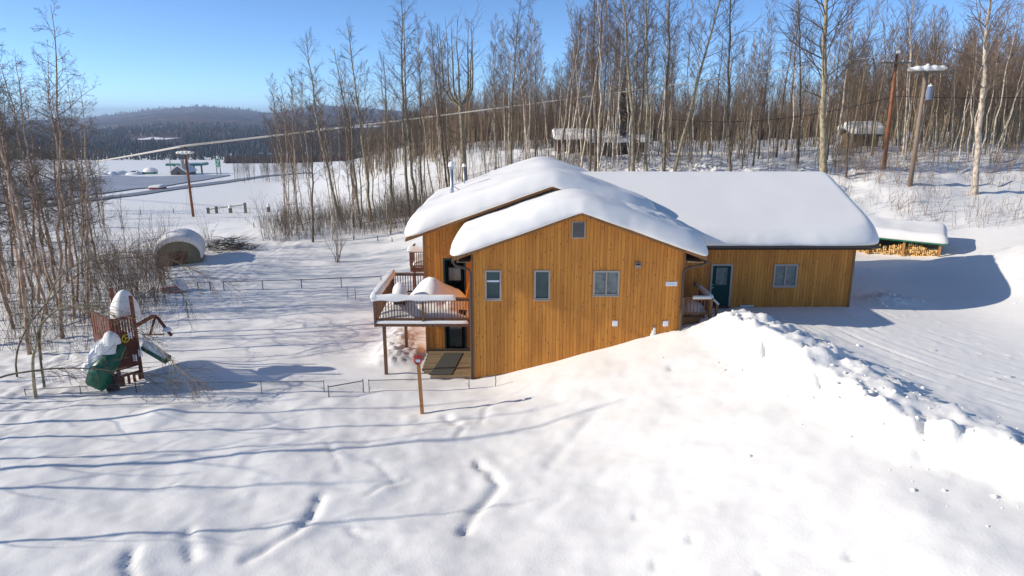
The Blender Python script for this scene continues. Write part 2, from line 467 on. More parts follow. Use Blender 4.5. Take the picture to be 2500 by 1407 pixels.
M['canvas'] = simple('olive_panel', (.26, .23, .14), .8, var=.3, scale=3)
M['orange'] = simple('orange_handle', (.65, .22, .02), .5)
M['logend'] = simple('split_wood', (.85, .50, .18), .8, var=.3, scale=9)
M['white_birch'] = bark_mat('white_birch_bark', (.66, .55, .42), (.12, .08, .055), .35)
M['aspen'] = bark_mat('aspen_bark', (.43, .355, .225), (.13, .10, .06), .45)
M['palebark'] = bark_mat('pale_aspen_bark', (.52, .44, .31), (.17, .13, .085), .4)
M['darkbark'] = bark_mat('dark_bark', (.24, .185, .12), (.07, .052, .036), .55)
M['pinkbirch'] = bark_mat('pinkish_birch_bark', (.60, .42, .29), (.13, .085, .06), .4)
M['twig'] = simple('twigs', (.12, .088, .06), .8, var=.3)
M['twigpale'] = simple('pale_twigs', (.25, .19, .115), .8, var=.3)
M['twigred'] = simple('reddish_twigs', (.175, .115, .075), .8, var=.3)
M['spruce'] = simple('spruce_needles', (.055, .068, .074), .9, var=.5, scale=.15)

# ------------------------------------------------------------------ mesh builder
class MB:
    def __init__(s):
        s.v = []; s.f = []
    def quad(s, a, b, c, d):
        n = len(s.v); s.v += [tuple(a), tuple(b), tuple(c), tuple(d)]; s.f.append((n, n + 1, n + 2, n + 3))
    def box(s, x0, x1, y0, y1, z0, z1):
        n = len(s.v)
        s.v += [(x0, y0, z0), (x1, y0, z0), (x1, y1, z0), (x0, y1, z0), (x0, y0, z1), (x1, y0, z1), (x1, y1, z1), (x0, y1, z1)]
        for q in ((0, 3, 2, 1), (4, 5, 6, 7), (0, 1, 5, 4), (1, 2, 6, 5), (2, 3, 7, 6), (3, 0, 4, 7)):
            s.f.append(tuple(n + i for i in q))
        return s
    def hexa(s, p):
        n = len(s.v); s.v += [tuple(q) for q in p]
        for q in ((0, 3, 2, 1), (4, 5, 6, 7), (0, 1, 5, 4), (1, 2, 6, 5), (2, 3, 7, 6), (3, 0, 4, 7)):
            s.f.append(tuple(n + i for i in q))
        return s
    def bar(s, a, b, w, h=None, up=(0, 0, 1)):
        """rectangular bar from a to b, w wide and h high"""
        h = h or w
        a = Vector(a); b = Vector(b); d = (b - a).normalized(); up = Vector(up)
        if abs(d.dot(up)) > .95: up = Vector((0, 1, 0))
        x = d.cross(up).normalized() * w / 2; y = x.cross(d).normalized() * h / 2
        return s.hexa([a - x - y, a + x - y, b + x - y, b - x - y, a - x + y, a + x + y, b + x + y, b - x + y])
    def tube(s, pts, rad, k=6, cap=True):
        P = [Vector(p) for p in pts]; m = len(P)
        if not hasattr(rad, '__len__'): rad = [rad] * m
        n = len(s.v)
        ref = Vector((0.31, 0.87, 0.39)).normalized()
        for i in range(m):
            d = (P[min(i + 1, m - 1)] - P[max(i - 1, 0)])
            d = d.normalized() if d.length > 1e-9 else Vector((0, 0, 1))
            if abs(d.dot(ref)) > .93: ref = Vector((.9, -.2, .38)).normalized()
            x = d.cross(ref).normalized(); y = d.cross(x)
            for j in range(k):
                t = 2 * math.pi * j / k
                q = P[i] + (x * math.cos(t) + y * math.sin(t)) * rad[i]
                s.v.append((q.x, q.y, q.z))
        for i in range(m - 1):
            for j in range(k):
                a = n + i * k + j; b = n + i * k + (j + 1) % k
                s.f.append((a, b, b + k, a + k))
        if cap:
            s.f.append(tuple(n + j for j in range(k))[::-1]); s.f.append(tuple(n + (m - 1) * k + j for j in range(k)))
        return s
    def prism(s, poly, axis, a0, a1):
        """extrude a 2-D outline along an axis ('x','y','z')"""
        n = len(s.v); k = len(poly)
        for t in (a0, a1):
            for p, q in poly:
                s.v.append({'y': (p, t, q), 'x': (t, p, q), 'z': (p, q, t)}[axis])
        s.f.append(tuple(n + i for i in range(k))); s.f.append(tuple(n + k + i for i in range(k))[::-1])
        for i in range(k):
            j = (i + 1) % k; s.f.append((n + i, n + k + i, n + k + j, n + j))
        return s
    def build(s, name, mat, parent=None, smooth=False, loc=None, mesh_only=False):
        me = bpy.data.meshes.new(name)
        me.from_pydata(s.v, [], s.f); me.materials.append(mat)
        if smooth: me.polygons.foreach_set('use_smooth', [True] * len(me.polygons))
        me.update()
        if mesh_only: return me
        return link(name, me, parent, loc)

def link(name, me, parent=None, loc=None):
    o = bpy.data.objects.new(name, me); col.objects.link(o)
    if parent is not None:
        o.parent = parent
    if loc is not None: o.location = loc
    return o

def np_mesh(name, V, Fq, mat, parent=None, smooth=True, mesh_only=False):
    me = bpy.data.meshes.new(name)
    V = np.asarray(V, np.float32); Fq = np.asarray(Fq, np.int32); k = Fq.shape[1]
    me.vertices.add(len(V)); me.vertices.foreach_set('co', V.ravel())
    me.loops.add(Fq.size); me.loops.foreach_set('vertex_index', Fq.ravel())
    me.polygons.add(len(Fq)); me.polygons.foreach_set('loop_start', np.arange(0, Fq.size, k, dtype=np.int32))
    me.materials.append(mat)
    me.polygons.foreach_set('use_smooth', np.full(len(Fq), smooth))
    me.update(calc_edges=True); me.validate()
    if mesh_only: return me
    return link(name, me, parent)

def tag(o, label, cat, group=None, kind=None):
    if label: o['label'] = label
    if cat: o['category'] = cat
    if group: o['group'] = group
    if kind: o['kind'] = kind
    return o

def thing(name, label, cat, loc=(0, 0, 0), group=None, rz=0):
    o = bpy.data.objects.new(name, None); o.empty_display_size = .2
    o.location = loc; o.rotation_euler = (0, 0, rz); col.objects.link(o)
    return tag(o, label, cat, group)

def copy_tree(o, parent=None):
    c = o.copy(); col.objects.link(c)
    if parent is not None: c.parent = parent
    for ch in [x for x in KIDS.get(o.name, [])]:
        copy_tree(ch, c)
    return c
KIDS = {}

def pillow_arrays(x0, x1, y0, y1, zf, T, b, n=10, N=64, shoulder=.55, amp=.05, seed=0, sag=.12, corner=9, freq=.45, zs=None, tv=.2):
    """a thick blanket of snow over a rectangle, round at its edges"""
    g = np.linspace(-1, 1, N + 1); U, V = np.meshgrid(g, g, indexing='ij')
    m = np.maximum(np.abs(U), np.abs(V)); mm = np.maximum(m, 1e-6)
    su, sv = U / mm, V / mm
    k = np.maximum(np.abs(su) ** corner + np.abs(sv) ** corner, 1e-3) ** (-1 / corner)
    hx, hy = (x1 - x0) / 2, (y1 - y0) / 2; cx, cy = (x0 + x1) / 2, (y0 + y1) / 2
    E = .36
    t = np.clip((1 - m) / E, 0, 1)
    th = np.radians(-80 + 170 * np.clip(t, 0, 1) ** .9)
    off = b * np.cos(th) - shoulder * t ** 1.6
    hf = (np.sin(th) + math.sin(R(80))) / (1 + math.sin(R(80)))
    inner = np.where(m < 1 - E, m / (1 - E), 1)
    X = cx + su * k * (hx + off) * inner
    Y = cy + sv * k * (hy + off) * inner
    wob = fbm(X * freq + seed, Y * freq - seed, 3)
    X = X + (1 - t) * .5 * wob * b * su; Y = Y + (1 - t) * .5 * wob * b * sv
    cxx, cyy = np.clip(X, x0 + .02, x1 - .02), np.clip(Y, y0 + .02, y1 - .02)
    zb = zf(cxx, cyy)
    if zs is not None: zb = zb * (1 - hf) + zs(cxx, cyy) * hf
    Z = zb + T * hf * (1 + tv * fbm(X * .35 + seed, Y * .35, 2)) \
        + .035 * np.exp(-((t - .62) / .13) ** 2) * np.clip(perlin(X * 2.6 + seed, Y * 2.6) + .15, 0, 1) * min(1, T * 2) \
        - sag * np.cos(th) * (t < 1) * np.maximum(0, np.cos(th)) + amp * hf * fbm(X * .9 + seed, Y * .9, 3)
    idx = np.arange((N + 1) * (N + 1)).reshape(N + 1, N + 1)
    Fq = np.stack([idx[:-1, :-1], idx[1:, :-1], idx[1:, 1:], idx[:-1, 1:]], -1).reshape(-1, 4)
    return np.stack([X, Y, Z], -1).reshape(-1, 3), Fq

def pillow(name, x0, x1, y0, y1, zf, T, b, parent, mat=None, **kw):
    V, Fq = pillow_arrays(x0, x1, y0, y1, zf, T, b, **kw)
    return np_mesh(name, V, Fq, mat or M['snow_soft'], parent)

def flat(z): return lambda x, y: z + 0 * x

def snow_lump(mb_list, x, y, z, rx, ry, rz, seed=0, N=12):
    """dome with uneven outline, appended to a list of (V,F)"""
    a = np.linspace(0, 2 * np.pi, 2 * N, endpoint=False); r = np.linspace(0, 1, N)
    A, Rr = np.meshgrid(a, r, indexing='ij')
    w = 1 + .28 * perlin(np.cos(A) * 1.3 + seed * 3.1, np.sin(A) * 1.3 + seed)
    X = x + np.cos(A) * Rr * rx * w; Y = y + np.sin(A) * Rr * ry * w
    Z = z + rz * np.sqrt(np.clip(1 - Rr ** 2.2, 0, 1)) * (1 + .25 * perlin(X * 2 + seed, Y * 2)) - .04
    V = np.stack([X, Y, Z], -1).reshape(-1, 3)
    idx = np.arange(2 * N * N).reshape(2 * N, N); nx = np.roll(idx, -1, 0)
    Fq = np.stack([idx[:, :-1], idx[:, 1:], nx[:, 1:], nx[:, :-1]], -1).reshape(-1, 4)
    mb_list.append((V, Fq))

def join_arrays(lst):
    V = []; Fq = []; n = 0
    for v, f in lst:
        V.append(v); Fq.append(f + n); n += len(v)
    return np.concatenate(V), np.concatenate(Fq)

# ------------------------------------------------------------------ the ground
def axis(lo, a, b, hi, d, grow):
    """dense between a and b, growing steps outside"""
    mid = list(np.arange(a, b, d)); s = d; r = [b]
    while r[-1] < hi:
        r.append(r[-1] + s); s *= grow
    s = d; l = [a]
    while l[-1] > lo:
        l.append(l[-1] - s); s *= grow
    return np.array(l[::-1][:-1] + mid + r)

gxs = axis(-9000, -21, 20, 9000, .115, 1.045)
gys = axis(-300, 12.2, 34, 9000, .115, 1.022)
GX, GY = np.meshgrid(gxs, gys, indexing='ij')
GZ = ground(GX, GY)
idx = np.arange(GX.size).reshape(GX.shape)
FQ = np.stack([idx[:-1, :-1], idx[1:, :-1], idx[1:, 1:], idx[:-1, 1:]], -1).reshape(-1, 4)
g = np_mesh('snowy_ground', np.stack([GX, GY, GZ], -1).reshape(-1, 3), FQ, M['snow'])
tag(g, 'deep white snow covering the yard, slope and valley floor', None, kind='structure')
print('ground verts', GX.size)

# loose lumps thrown up by the plough
rnd = random.Random(5)
lumps = []
ico = [(0, 0, 1), (.89, 0, .45), (.28, .85, .45), (-.72, .53, .45), (-.72, -.53, .45), (.28, -.85, .45),
       (.72, .53, -.45), (-.28, .85, -.45), (-.89, 0, -.45), (-.28, -.85, -.45), (.72, -.53, -.45), (0, 0, -1)]
icf = [(0, 1, 2), (0, 2, 3), (0, 3, 4), (0, 4, 5), (0, 5, 1), (1, 6, 2), (2, 7, 3), (3, 8, 4), (4, 9, 5), (5, 10, 1),
       (6, 7, 2), (7, 8, 3), (8, 9, 4), (9, 10, 5), (10, 6, 1), (11, 7, 6), (11, 8, 7), (11, 9, 8), (11, 10, 9), (11, 6, 10)]
ICO = np.array(ico); ICF = np.array(icf)
bx, by = [], []
for k in range(330):
    if k < 190:
        i = rnd.randrange(len(BERM) - 1); t = rnd.random()
        x = BERM[i][0] * (1 - t) + BERM[i + 1][0] * t; y = BERM[i][1] * (1 - t) + BERM[i + 1][1] * t
        e = abs(rnd.gauss(0, .8)); sgn = -1 if rnd.random() < .6 else .55
        x += sgn * e * 1.5; y += sgn * e * .7 + rnd.gauss(0, .3)
    elif k < 240:
        y = rnd.uniform(17, 27); x = np.interp(y, [17, 20, 23, 27], [13.6, 12.1, 11.4, 10.8]) + abs(rnd.gauss(0, 1.6))
    elif k < 290:
        x = rnd.gauss(19.2, 1.4); y = rnd.gauss(33, .7)
    else:
        x = rnd.uniform(22.5, 27); y = rnd.uniform(24, 40)
    bx.append(x); by.append(y)
bz = ground(np.array(bx), np.array(by))
for x, y, z in zip(bx, by, bz):
    r = .02 + .075 * rnd.random() ** 4
    V = ICO * np.array([r * rnd.uniform(.8, 1.5), r * rnd.uniform(.8, 1.4), r * rnd.uniform(.5, 1)])
    V = V * (1 + .25 * np.array([[rnd.uniform(-1, 1)] for _ in range(12)]))
    lumps.append((V + np.array([x, y, z + r * .15]), ICF))
V, Fq = join_arrays(lumps)
o = np_mesh('snow_chunks', V, Fq, M['snow'], smooth=True)
tag(o, 'small broken chunks of snow thrown along the ploughed bank', 'snow', kind='stuff')

# ------------------------------------------------------------------ trees
def perp(d, az):
    ref = Vector((0, 0, 1)) if abs(d.z) < .9 else Vector((1, 0, 0))
    a = d.cross(ref).normalized(); b = d.cross(a)
    return a * math.cos(az) + b * math.sin(az)

def grow(mb, rnd, p, d, L, r, lvl, segs, sides, up, kids, spread, wob=.12, tip=.3, kidlen=.45, kidr=.5):
    """one limb with its own side shoots"""
    pts = [p.copy()]; rs = [r]; d = d.normalized(); cur = p.copy(); dirs = [d.copy()]
    for i in range(segs):
        d = (d + Vector((rnd.gauss(0, wob), rnd.gauss(0, wob), rnd.gauss(0, wob) + up))).normalized()
        cur = cur + d * (L / segs); pts.append(cur.copy()); dirs.append(d.copy())
        rs.append(r * (1 - (1 - tip) * (i + 1) / segs))
    mb.tube(pts, rs, sides, cap=False)
    if lvl <= 0: return
    for k in range(kids):
        t = .18 + .8 * (k + rnd.random()) / kids
        i = min(int(t * segs), segs - 1); q = pts[i].lerp(pts[i + 1], t * segs - i)
        dd = (dirs[i] * math.cos(spread) + perp(dirs[i], rnd.uniform(0, 6.28)) * math.sin(spread)).normalized()
        nk = max(2, int(kids * .75))
        grow(mb, rnd, q, dd, L * kidlen * (1.15 - .6 * t) * rnd.uniform(.7, 1.25), max(rs[i] * kidr, .007), lvl - 1,
             3 if lvl > 1 else 2, 3, up * .25, nk, spread * .95, wob * 1.2, .3, kidlen, .6)

def tree_meshes(name, seed, Ht, r0, first, nb, blen, ang, up, kids, lvl, trunkmat, twigmat, curve=.3, taper=.12, tsides=9, spread=.6, wobble=.11, kidlen=.45):
    rnd = random.Random(seed)
    tb = MB(); cb = MB(); n = 14; pts = []; rs = []
    a1, a2 = rnd.uniform(0, 6.28), rnd.uniform(0, 6.28)
    for i in range(n + 1):
        t = i / n
        x = curve * (math.sin(t * 2.6 + a1) - math.sin(a1)) + .06 * rnd.gauss(0, 1) * (i > 0)
        y = curve * (math.sin(t * 2.9 + a2) - math.sin(a2)) + .06 * rnd.gauss(0, 1) * (i > 0)
        pts.append(Vector((x, y, Ht * t - .35)))
        rs.append(r0 * ((1 - t) ** .8 * (1 - taper) + taper) * (1.25 if i == 0 else 1))
    tb.tube(pts, rs, tsides, cap=False)
    for k in range(nb):
        t = first + (.97 - first) * ((k + rnd.random() * .8) / nb)
        i = min(int(t * n), n - 1); q = pts[i].lerp(pts[i + 1], t * n - i)
        az = k * 2.4 + rnd.uniform(-.5, .5); el = ang + rnd.uniform(-.2, .25) + .25 * t
        d = Vector((math.cos(az) * math.cos(el), math.sin(az) * math.cos(el), math.sin(el)))
        f = (t - first) / (1 - first)
        L = blen * (1 - .72 * f) * (.55 + .45 * min(1, f * 5)) * rnd.uniform(.6, 1.25)
        grow(cb, rnd, q, d, L, max(.012, rs[i] * (.26 + .25 * f)), lvl, 6, 4, up, kids, spread, wobble, .25, kidlen)
    # a few dead stubs low on the trunk
    for k in range(5):
        t = rnd.uniform(.08, first); i = int(t * n); az = rnd.uniform(0, 6.28)
        grow(cb, rnd, pts[i], Vector((math.cos(az), math.sin(az), rnd.uniform(-.1, .5))), rnd.uniform(.4, 1.4), .018, 1, 3, 3, 0, 2, .6)
    tm = tb.build(name + '_trunk', trunkmat, smooth=True, mesh_only=True)
    cm = cb.build(name + '_crown', twigmat, mesh_only=True)
    return tm, cm

PROTO = {}
for i in range(4):
    PROTO['aspen%d' % i] = tree_meshes('aspen', 10 + i, 21, .175, .34, 30, 4.8, .5, .06, 8, 2, M['aspen'], M['twig'], .45, .16, spread=.72)
for i in range(3):
    PROTO['dark%d' % i] = tree_meshes('dark_aspen', 40 + i, 20, .15, .38, 28, 3.8, .6, .06, 8, 2, M['darkbark'], M['twig'], .3, .16)
for i in range(5):
    PROTO['birch%d' % i] = tree_meshes('birch', 20 + i, 17, .075, .42, 34, 2.6, .75, .06, 8, 2, M['white_birch'], M['twigred'], .4, .12, 7, .5)
for i in range(4):
    PROTO['left%d' % i] = tree_meshes('left_birch', 60 + i, 16, .095, .28, 34, 3.2, .35, .02, 7, 2, M['pinkbirch'], M['twig'], .5, .1, 8, .75, .16)
for i in range(4):
    PROTO['sap%d' % i] = tree_meshes('sapling', 80 + i, 9, .05, .25, 18, 1.7, .8, .06, 5, 1, M['twigpale'], M['twigred'], .3, .15, 5, .5)
for i in range(3):
    PROTO['open%d' % i] = tree_meshes('open_birch', 120 + i, 16, .13, .35, 13, 3.2, .5, .04, 4, 1, M['pinkbirch'], M['twig'], .5, .1, 7, .7, .16)
PROTO['spread'] = tree_meshes('spreading_aspen', 101, 21, .30, .30, 34, 7.5, .62, .045, 10, 2, M['aspen'], M['twig'], .15, .14, 10, .62, .10)
PROTO['rightbirch'] = tree_meshes('tall_birch', 105, 19, .25, .38, 30, 6.0, .5, .05, 9, 2, M['white_birch'], M['twigred'], .25, .14, 10, .62, .12)

ntree = 0
def tree(kind, p, h, label, group, rz=None, lean=(0, 0), cat='tree', name='bare_birch', thick=1.0):
    global ntree
    tm, cm = PROTO[kind]
    o = bpy.data.objects.new(name, None); col.objects.link(o); o.empty_display_size = .5
    base = {'a': 21, 'd': 20, 'b': 17, 'l': 16, 'r': 19, 'o': 16}.get(kind[0], 21)
    if kind.startswith('sap'): base = 9
    s = h / base
    o.location = p; o.scale = (s * thick, s * thick, s)
    o.rotation_euler = (-lean[1], lean[0], 0)
    o.rotation_euler = (Matrix.Rotation(lean[0], 3, 'Y') @ Matrix.Rotation(-lean[1], 3, 'X') @ Matrix.Rotation(rz if rz is not None else random.Random(ntree).uniform(0, 6.28), 3, 'Z')).to_euler()
    tag(o, label, cat, group)
    link('trunk', tm, o); link('crown', cm, o)
    ntree += 1
    return o

def lean_to(p, ut, vt, h):
    """lean so that the top at height h stands near picture column ut"""
    best = 0; bd = 1e9
    for k in range(-30, 31):
        a = k * .015
        x = p.x + math.sin(a) * h; z = p.z + math.cos(a) * h
        # column at the row vt: point along the trunk
        for f in (.3, .5, .7, .9, 1.0):
            X, Z = p.x + math.sin(a) * h * f, p.z + math.cos(a) * h * f
            dc = p.y * CP + (H - Z) * SP; vv = 703.5 - F * ((Z - H) * CP + p.y * SP) / dc
            uu = 1250 + F * X / dc
            e = abs(vv - vt) * .6 + abs(uu - ut)
            if e < bd: bd = e; best = a
    return best

# the trees one can single out: kind, base picture position, depth, column and row it passes higher up, height, words
SPEC = [
    ('birch0', 705, 520, 660, 200, 15, 'thin leaning birch, the outermost left of the tree group behind the yard', 'pale'),
    ('birch1', 738, 512, 690, 150, 17, 'slim birch bending left beside the outermost left tree of the middle group'),
    ('aspen0', 832, 540, 755, 100, 19.5, 'tall bare aspen leaning left, third trunk of the middle tree group'),
    ('aspen1', 876, 525, 822, 80, 19, 'bare aspen with open crown left of the chimney pipe, leaning slightly left'),
    ('aspen2', 905, 540, 862, 60, 20, 'upright bare aspen between the leaning trunks at the yard edge'),
    ('aspen3', 1000, 530, 952, 60, 22, 'tall pale aspen with crooked limbs just left of the chimney pipe'),
    ('aspen1', 1020, 520, 985, 60, 21, 'second tall aspen left of the chimney pipe, with a straight trunk'),
    ('dark0', 960, 505, 945, 120, 18, 'dark slender tree behind the two tall aspens left of the chimney'),
    ('birch2', 1075, 480, 1062, 60, 19, 'narrow birch standing just left of the chimney pipe'),
    ('aspen2', 1547, 428, 1510, 60, 20, 'bare aspen leaning left above the middle of the snowy roof ridge'),
    ('aspen0', 1577, 428, 1588, 60, 20, 'bare aspen with a stout trunk, first right of the left-leaning one above the roof'),
    ('dark1', 1618, 428, 1622, 60, 20, 'dark barked tree with side limbs low on its trunk above the roof ridge'),
    ('aspen3', 1645, 428, 1706, 120, 19, 'tree leaning clearly to the right above the roof ridge'),
    ('dark2', 1782, 428, 1788, 120, 19, 'dark thick tree trunk above the middle of the garage roof'),
    ('spread', 2010, 428, 2012, 60, 20, 'large bare tree with wide spreading crown above the right end of the roof'),
    ('dark0', 2065, 436, 2078, 220, 12, 'dark thin tree just right of the roof corner'),
    ('rightbirch', 2378, 478, 2412, 130, 18, 'large white birch with forked crown right of the power poles'),
    ('birch3', 2203, 385, 2233, 60, 21, 'left one of two pale birches between the power poles'),
    ('birch4', 2214, 392, 2256, 60, 21, 'right one of two pale birches between the power poles'),
    ('birch1', 2425, 400, 2492, 200, 15, 'white birch leaning right at the far right edge'),
    ('birch2', 2340, 392, 2352, 190, 14, 'white birch behind and left of the large forked birch'),
    ('dark2', 1250, 470, 1262, 60, 19, 'tall dark stemmed tree right of the forked tree'),
    ('birch0', 1288, 430, 1278, 60, 18, 'pale straight birch above the left roof hump'),
]
for s in SPEC:
    kind, u, v, ut, vt, h, lab = s[:7]
    p = on(u, v, 50)
    if u > 1500 and u < 2020: p = on(u, 432, 55)
    p = Vector((p.x, p.y, gz(p.x, p.y)))
    tree(kind, p, h, lab, None, lean=(lean_to(p, ut, vt, h), 0), name='bare_aspen' if kind[0] in 'ads' else 'bare_birch')

# the forked tree behind the chimney pipe
fp = on(1135, 452, 50)
rf = random.Random(3)
ft = thing('forked_tree', 'thick trunked tree forking into a bowl of upright limbs behind the chimney pipe', 'tree', fp)
tb = MB(); cb = MB()
tb.tube([(0, 0, -.5), (-.1, 0, 4), (-.25, 0, 8.2), (-.35, 0, 9.6)], [.42, .33, .30, .34], 10, cap=False)
for k in range(7):
    az = k * .9 + .2; rr = rf.uniform(1.2, 2.3)
    c, s_ = math.cos(az), math.sin(az) * .7
    pts = [Vector((-.35, 0, 9.3)), Vector((-.35 + c * rr * .6, s_ * rr * .6, 10.1)), Vector((-.35 + c * rr, s_ * rr, 11.4)),
           Vector((-.35 + c * rr * 1.05, s_ * rr * 1.05, 13.6)), Vector((-.35 + c * rr * 1.15 + rf.gauss(0, .2), s_ * rr, 16)), Vector((-.35 + c * rr * 1.2, s_ * rr * 1.2, 18.5 + rf.random()))]
    tb.tube(pts, [.19, .16, .135, .10, .06, .02], 6, cap=False)
    for j in range(10):
        t = rf.uniform(.3, 1) * 4.9; i = int(t); q = pts[i].lerp(pts[i + 1], t - i); a2 = rf.uniform(0, 6.28)
        grow(cb, rf, q, Vector((math.cos(a2) * .8, math.sin(a2) * .8, .8)), rf.uniform(1.2, 3), .035, 2, 4, 3, .06, 5, .6)
for j in range(7):
    a2 = rf.uniform(0, 6.28); z = rf.uniform(4, 8.5)
    grow(cb, rf, Vector((-.15, 0, z)), Vector((math.cos(a2), math.sin(a2), .4)), rf.uniform(1.5, 3), .04, 2, 5, 3, .04, 4, .6)
tb.build('trunk', M['palebark'], ft, True); cb.build('crown', M['twig'], ft)
lf = []; snow_lump(lf, -.35, -.1, 9.75, .42, .35, .35, 3, 7)
V, Fq = join_arrays(lf); np_mesh('snow_in_fork', V, Fq, M['snow'], ft)

# fill: the woods, each tree an object
rnd = random.Random(11)
def fill(n, u0, u1, d0, d1, kinds, h0, h1, label, group, leanx=.05, thick=(.8, 1.2)):
    for k in range(n):
        for _ in range(20):
            u = rnd.uniform(u0, u1); Y = rnd.uniform(d0 ** .5, d1 ** .5) ** 2
            x = (u - 1250) / F * (Y * CP + 7 * SP)
            if not (-7 < x < 19 and 26 < Y < 46) and not (2062 < u < 2152 and Y < 92) and not (1098 < u < 1170 and Y < fp.y + 3): break
        p = Vector((x, Y, gz(x, Y)))
        kd = rnd.choice(kinds); hh = rnd.uniform(h0, h1); lx = rnd.gauss(0, leanx)
        w1_ = {'b': 'white-barked', 'd': 'dark-barked', 's': 'thin low', 'a': 'grey-barked'}[kd[0]]
        w2_ = 'leaning right' if lx > .035 else 'leaning left' if lx < -.035 else 'standing straight'
        w3_ = 'tall' if hh > h0 * .4 + h1 * .6 else 'shorter'
        w4_ = label.split(' ', 3)
        tree(kd, p, hh, '%s %s %s, %s' % (w3_, w1_, label, w2_), group, lean=(lx, rnd.gauss(0, leanx)), thick=rnd.uniform(*thick))
B = ['birch0', 'birch1', 'birch2', 'birch3', 'birch4']
A = ['aspen0', 'aspen1', 'aspen2', 'aspen3']
D_ = ['dark0', 'dark1', 'dark2']
fill(42, 690, 1060, 62, 84, B + ['sap0', 'sap1'] + D_[:1], 9, 17, 'tree in the open group left of the chimney pipe', 'bare trees left of the chimney', .05)
fill(44, 1060, 1500, 60, 92, B + B + D_, 12, 20, 'tree behind the hump of the snowy roof', 'bare trees behind the roof hump', .04)
fill(14, 1340, 1620, 60, 85, B, 11, 18, 'tree between the snowy roof and the far dark houses', 'bare trees before the far houses', .05)
fill(54, 1480, 2090, 62, 100, B + B + B + D_ + ['sap2'], 11, 19, 'tree in the wood above the long roof ridge', 'bare birches above the roof ridge', .05)
fill(54, 2090, 2520, 64, 105, B + ['birch0', 'birch2', 'sap3'], 10, 16, 'tree in the wood behind the power poles', 'birches behind the power poles', .07)
L_ = ['left0', 'left1', 'left2', 'left3']
LP = [(20, 38), (60, 33), (100, 41), (140, 36), (175, 44), (210, 47), (45, 50), (85, 56), (120, 60), (165, 58), (200, 64), (15, 62), (230, 55),
      (-20, 35), (-40, 45), (-15, 55), (150, 50), (70, 45), (110, 48), (190, 52), (35, 43), (5, 48), (130, 42), (205, 40), (-60, 40), (80, 44), (10, 42), (170, 40), (122, 52)]
for k, (u, Y) in enumerate(LP):
    x = (u + 6 - 1250) / F * (Y * CP + 11 * SP); p = Vector((x, Y, gz(x, Y)))
    h = rnd.uniform(14, 18.5) * (.85 if u > 180 else 1)
    tree(L_[k % 4], p, h, ('tall' if h > 14 else 'shorter') + ' bare pinkish birch ' + ('near the front' if Y < 45 else 'in the middle' if Y < 60 else 'at the back') + ' of the left wood, ' + ('at its right side' if u > 140 else 'near the left edge'), 'birches of the left wood', lean=(rnd.gauss(.02, .03), rnd.gauss(0, .03)))
fill(20, -60, 330, 34, 75, ['sap0', 'sap1', 'sap2', 'sap3'], 4, 8.5, 'sapling among the birches of the left wood', 'saplings of the left wood', .12)
# trees left of the picture that throw the long shadows over the lawn
for k, (x, Y) in enumerate([(-25, 16.2), (-30, 20.6), (-27, 22.0), (-33, 24.2), (-37, 27.6), (-29, 18.2), (-31, 19.4), (-26, 23.4), (-35, 25.5), (-28, 26.4), (-40, 21.2), (-42, 33), (-50, 44), (-46, 39)]):
    tree('open%d' % (k % 3), Vector((x, Y, gz(x, Y))), 21 if Y < 14 else rnd.uniform(11, 17), 'bare tree beyond the left edge whose shadow lies on the snow', 'trees past the left edge', lean=(rnd.gauss(0, .05), rnd.gauss(0, .05)), thick=rnd.uniform(.9, 1.3))
print('trees', ntree)

# bent birches over the play set
def bent(label, pts, r0, seed, ntw, base_d=None):
    rb = random.Random(seed); P = [at(u, v, d) for u, v, d in pts]
    # smooth by Catmull-Rom
    Q = []
    for i in range(len(P) - 1):
        a, b, c, d = P[max(i - 1, 0)], P[i], P[i + 1], P[min(i + 2, len(P) - 1)]
        for j in range(4):
            t = j / 4
            Q.append(.5 * ((2 * b) + (c - a) * t + (2 * a - 5 * b + 4 * c - d) * t * t + (3 * b - a - 3 * c + d) * t ** 3))
    Q.append(P[-1]); base = Q[0].copy()
    root = thing('bent_birch', label, 'tree', base)
    Q = [q - base for q in Q]; Q[0].z -= .4
    n = len(Q); tb = MB(); cb = MB()
    tb.tube(Q, [r0 * (1 - .88 * i / (n - 1)) for i in range(n)], 7, cap=False)
    for k in range(ntw):
        t = rb.uniform(.25, 1) * (n - 1.01); i = int(t); q = Q[i].lerp(Q[i + 1], t - i)
        d = (Q[i + 1] - Q[i]).normalized(); a = rb.uniform(0, 6.28)
        dd = (d * .9 + perp(d, a) * .6 + Vector((0, 0, -.25)))
        grow(cb, rb, q, dd, rb.uniform(.7, 2.2), .014, 2, 5, 3, -.05, 4, .5, .13)
    tb.build('trunk', M['aspen'] if seed % 2 else M['darkbark'], root, True); cb.build('crown', M['twigpale'] if seed % 2 else M['twig'], root)
bent('bent birch arching highest, over the left wood towards the round-roofed shed', [(98, 860, 31), (100, 800, 31), (112, 745, 31.2), (152, 669, 31.6), (234, 630, 33), (297, 618, 34), (360, 618, 35), (430, 640, 36), (508, 677, 37), (586, 694, 38)], .05, 1, 42)
bent('second bent birch drooping just below the highest arching one', [(38, 900, 29.5), (46, 845, 29.5), (84, 775, 30), (164, 692, 31), (234, 648, 32), (336, 628, 33), (390, 655, 33.5), (430, 700, 34), (470, 760, 34)], .045, 2, 40)
bent('bent birch arching down across the red and green play set', [(105, 925, 27.5), (94, 815, 28), (120, 772, 28), (156, 752, 28), (219, 747, 28), (273, 770, 27.8), (352, 820, 27.5), (422, 883, 27), (484, 938, 26.5)], .055, 3, 48)
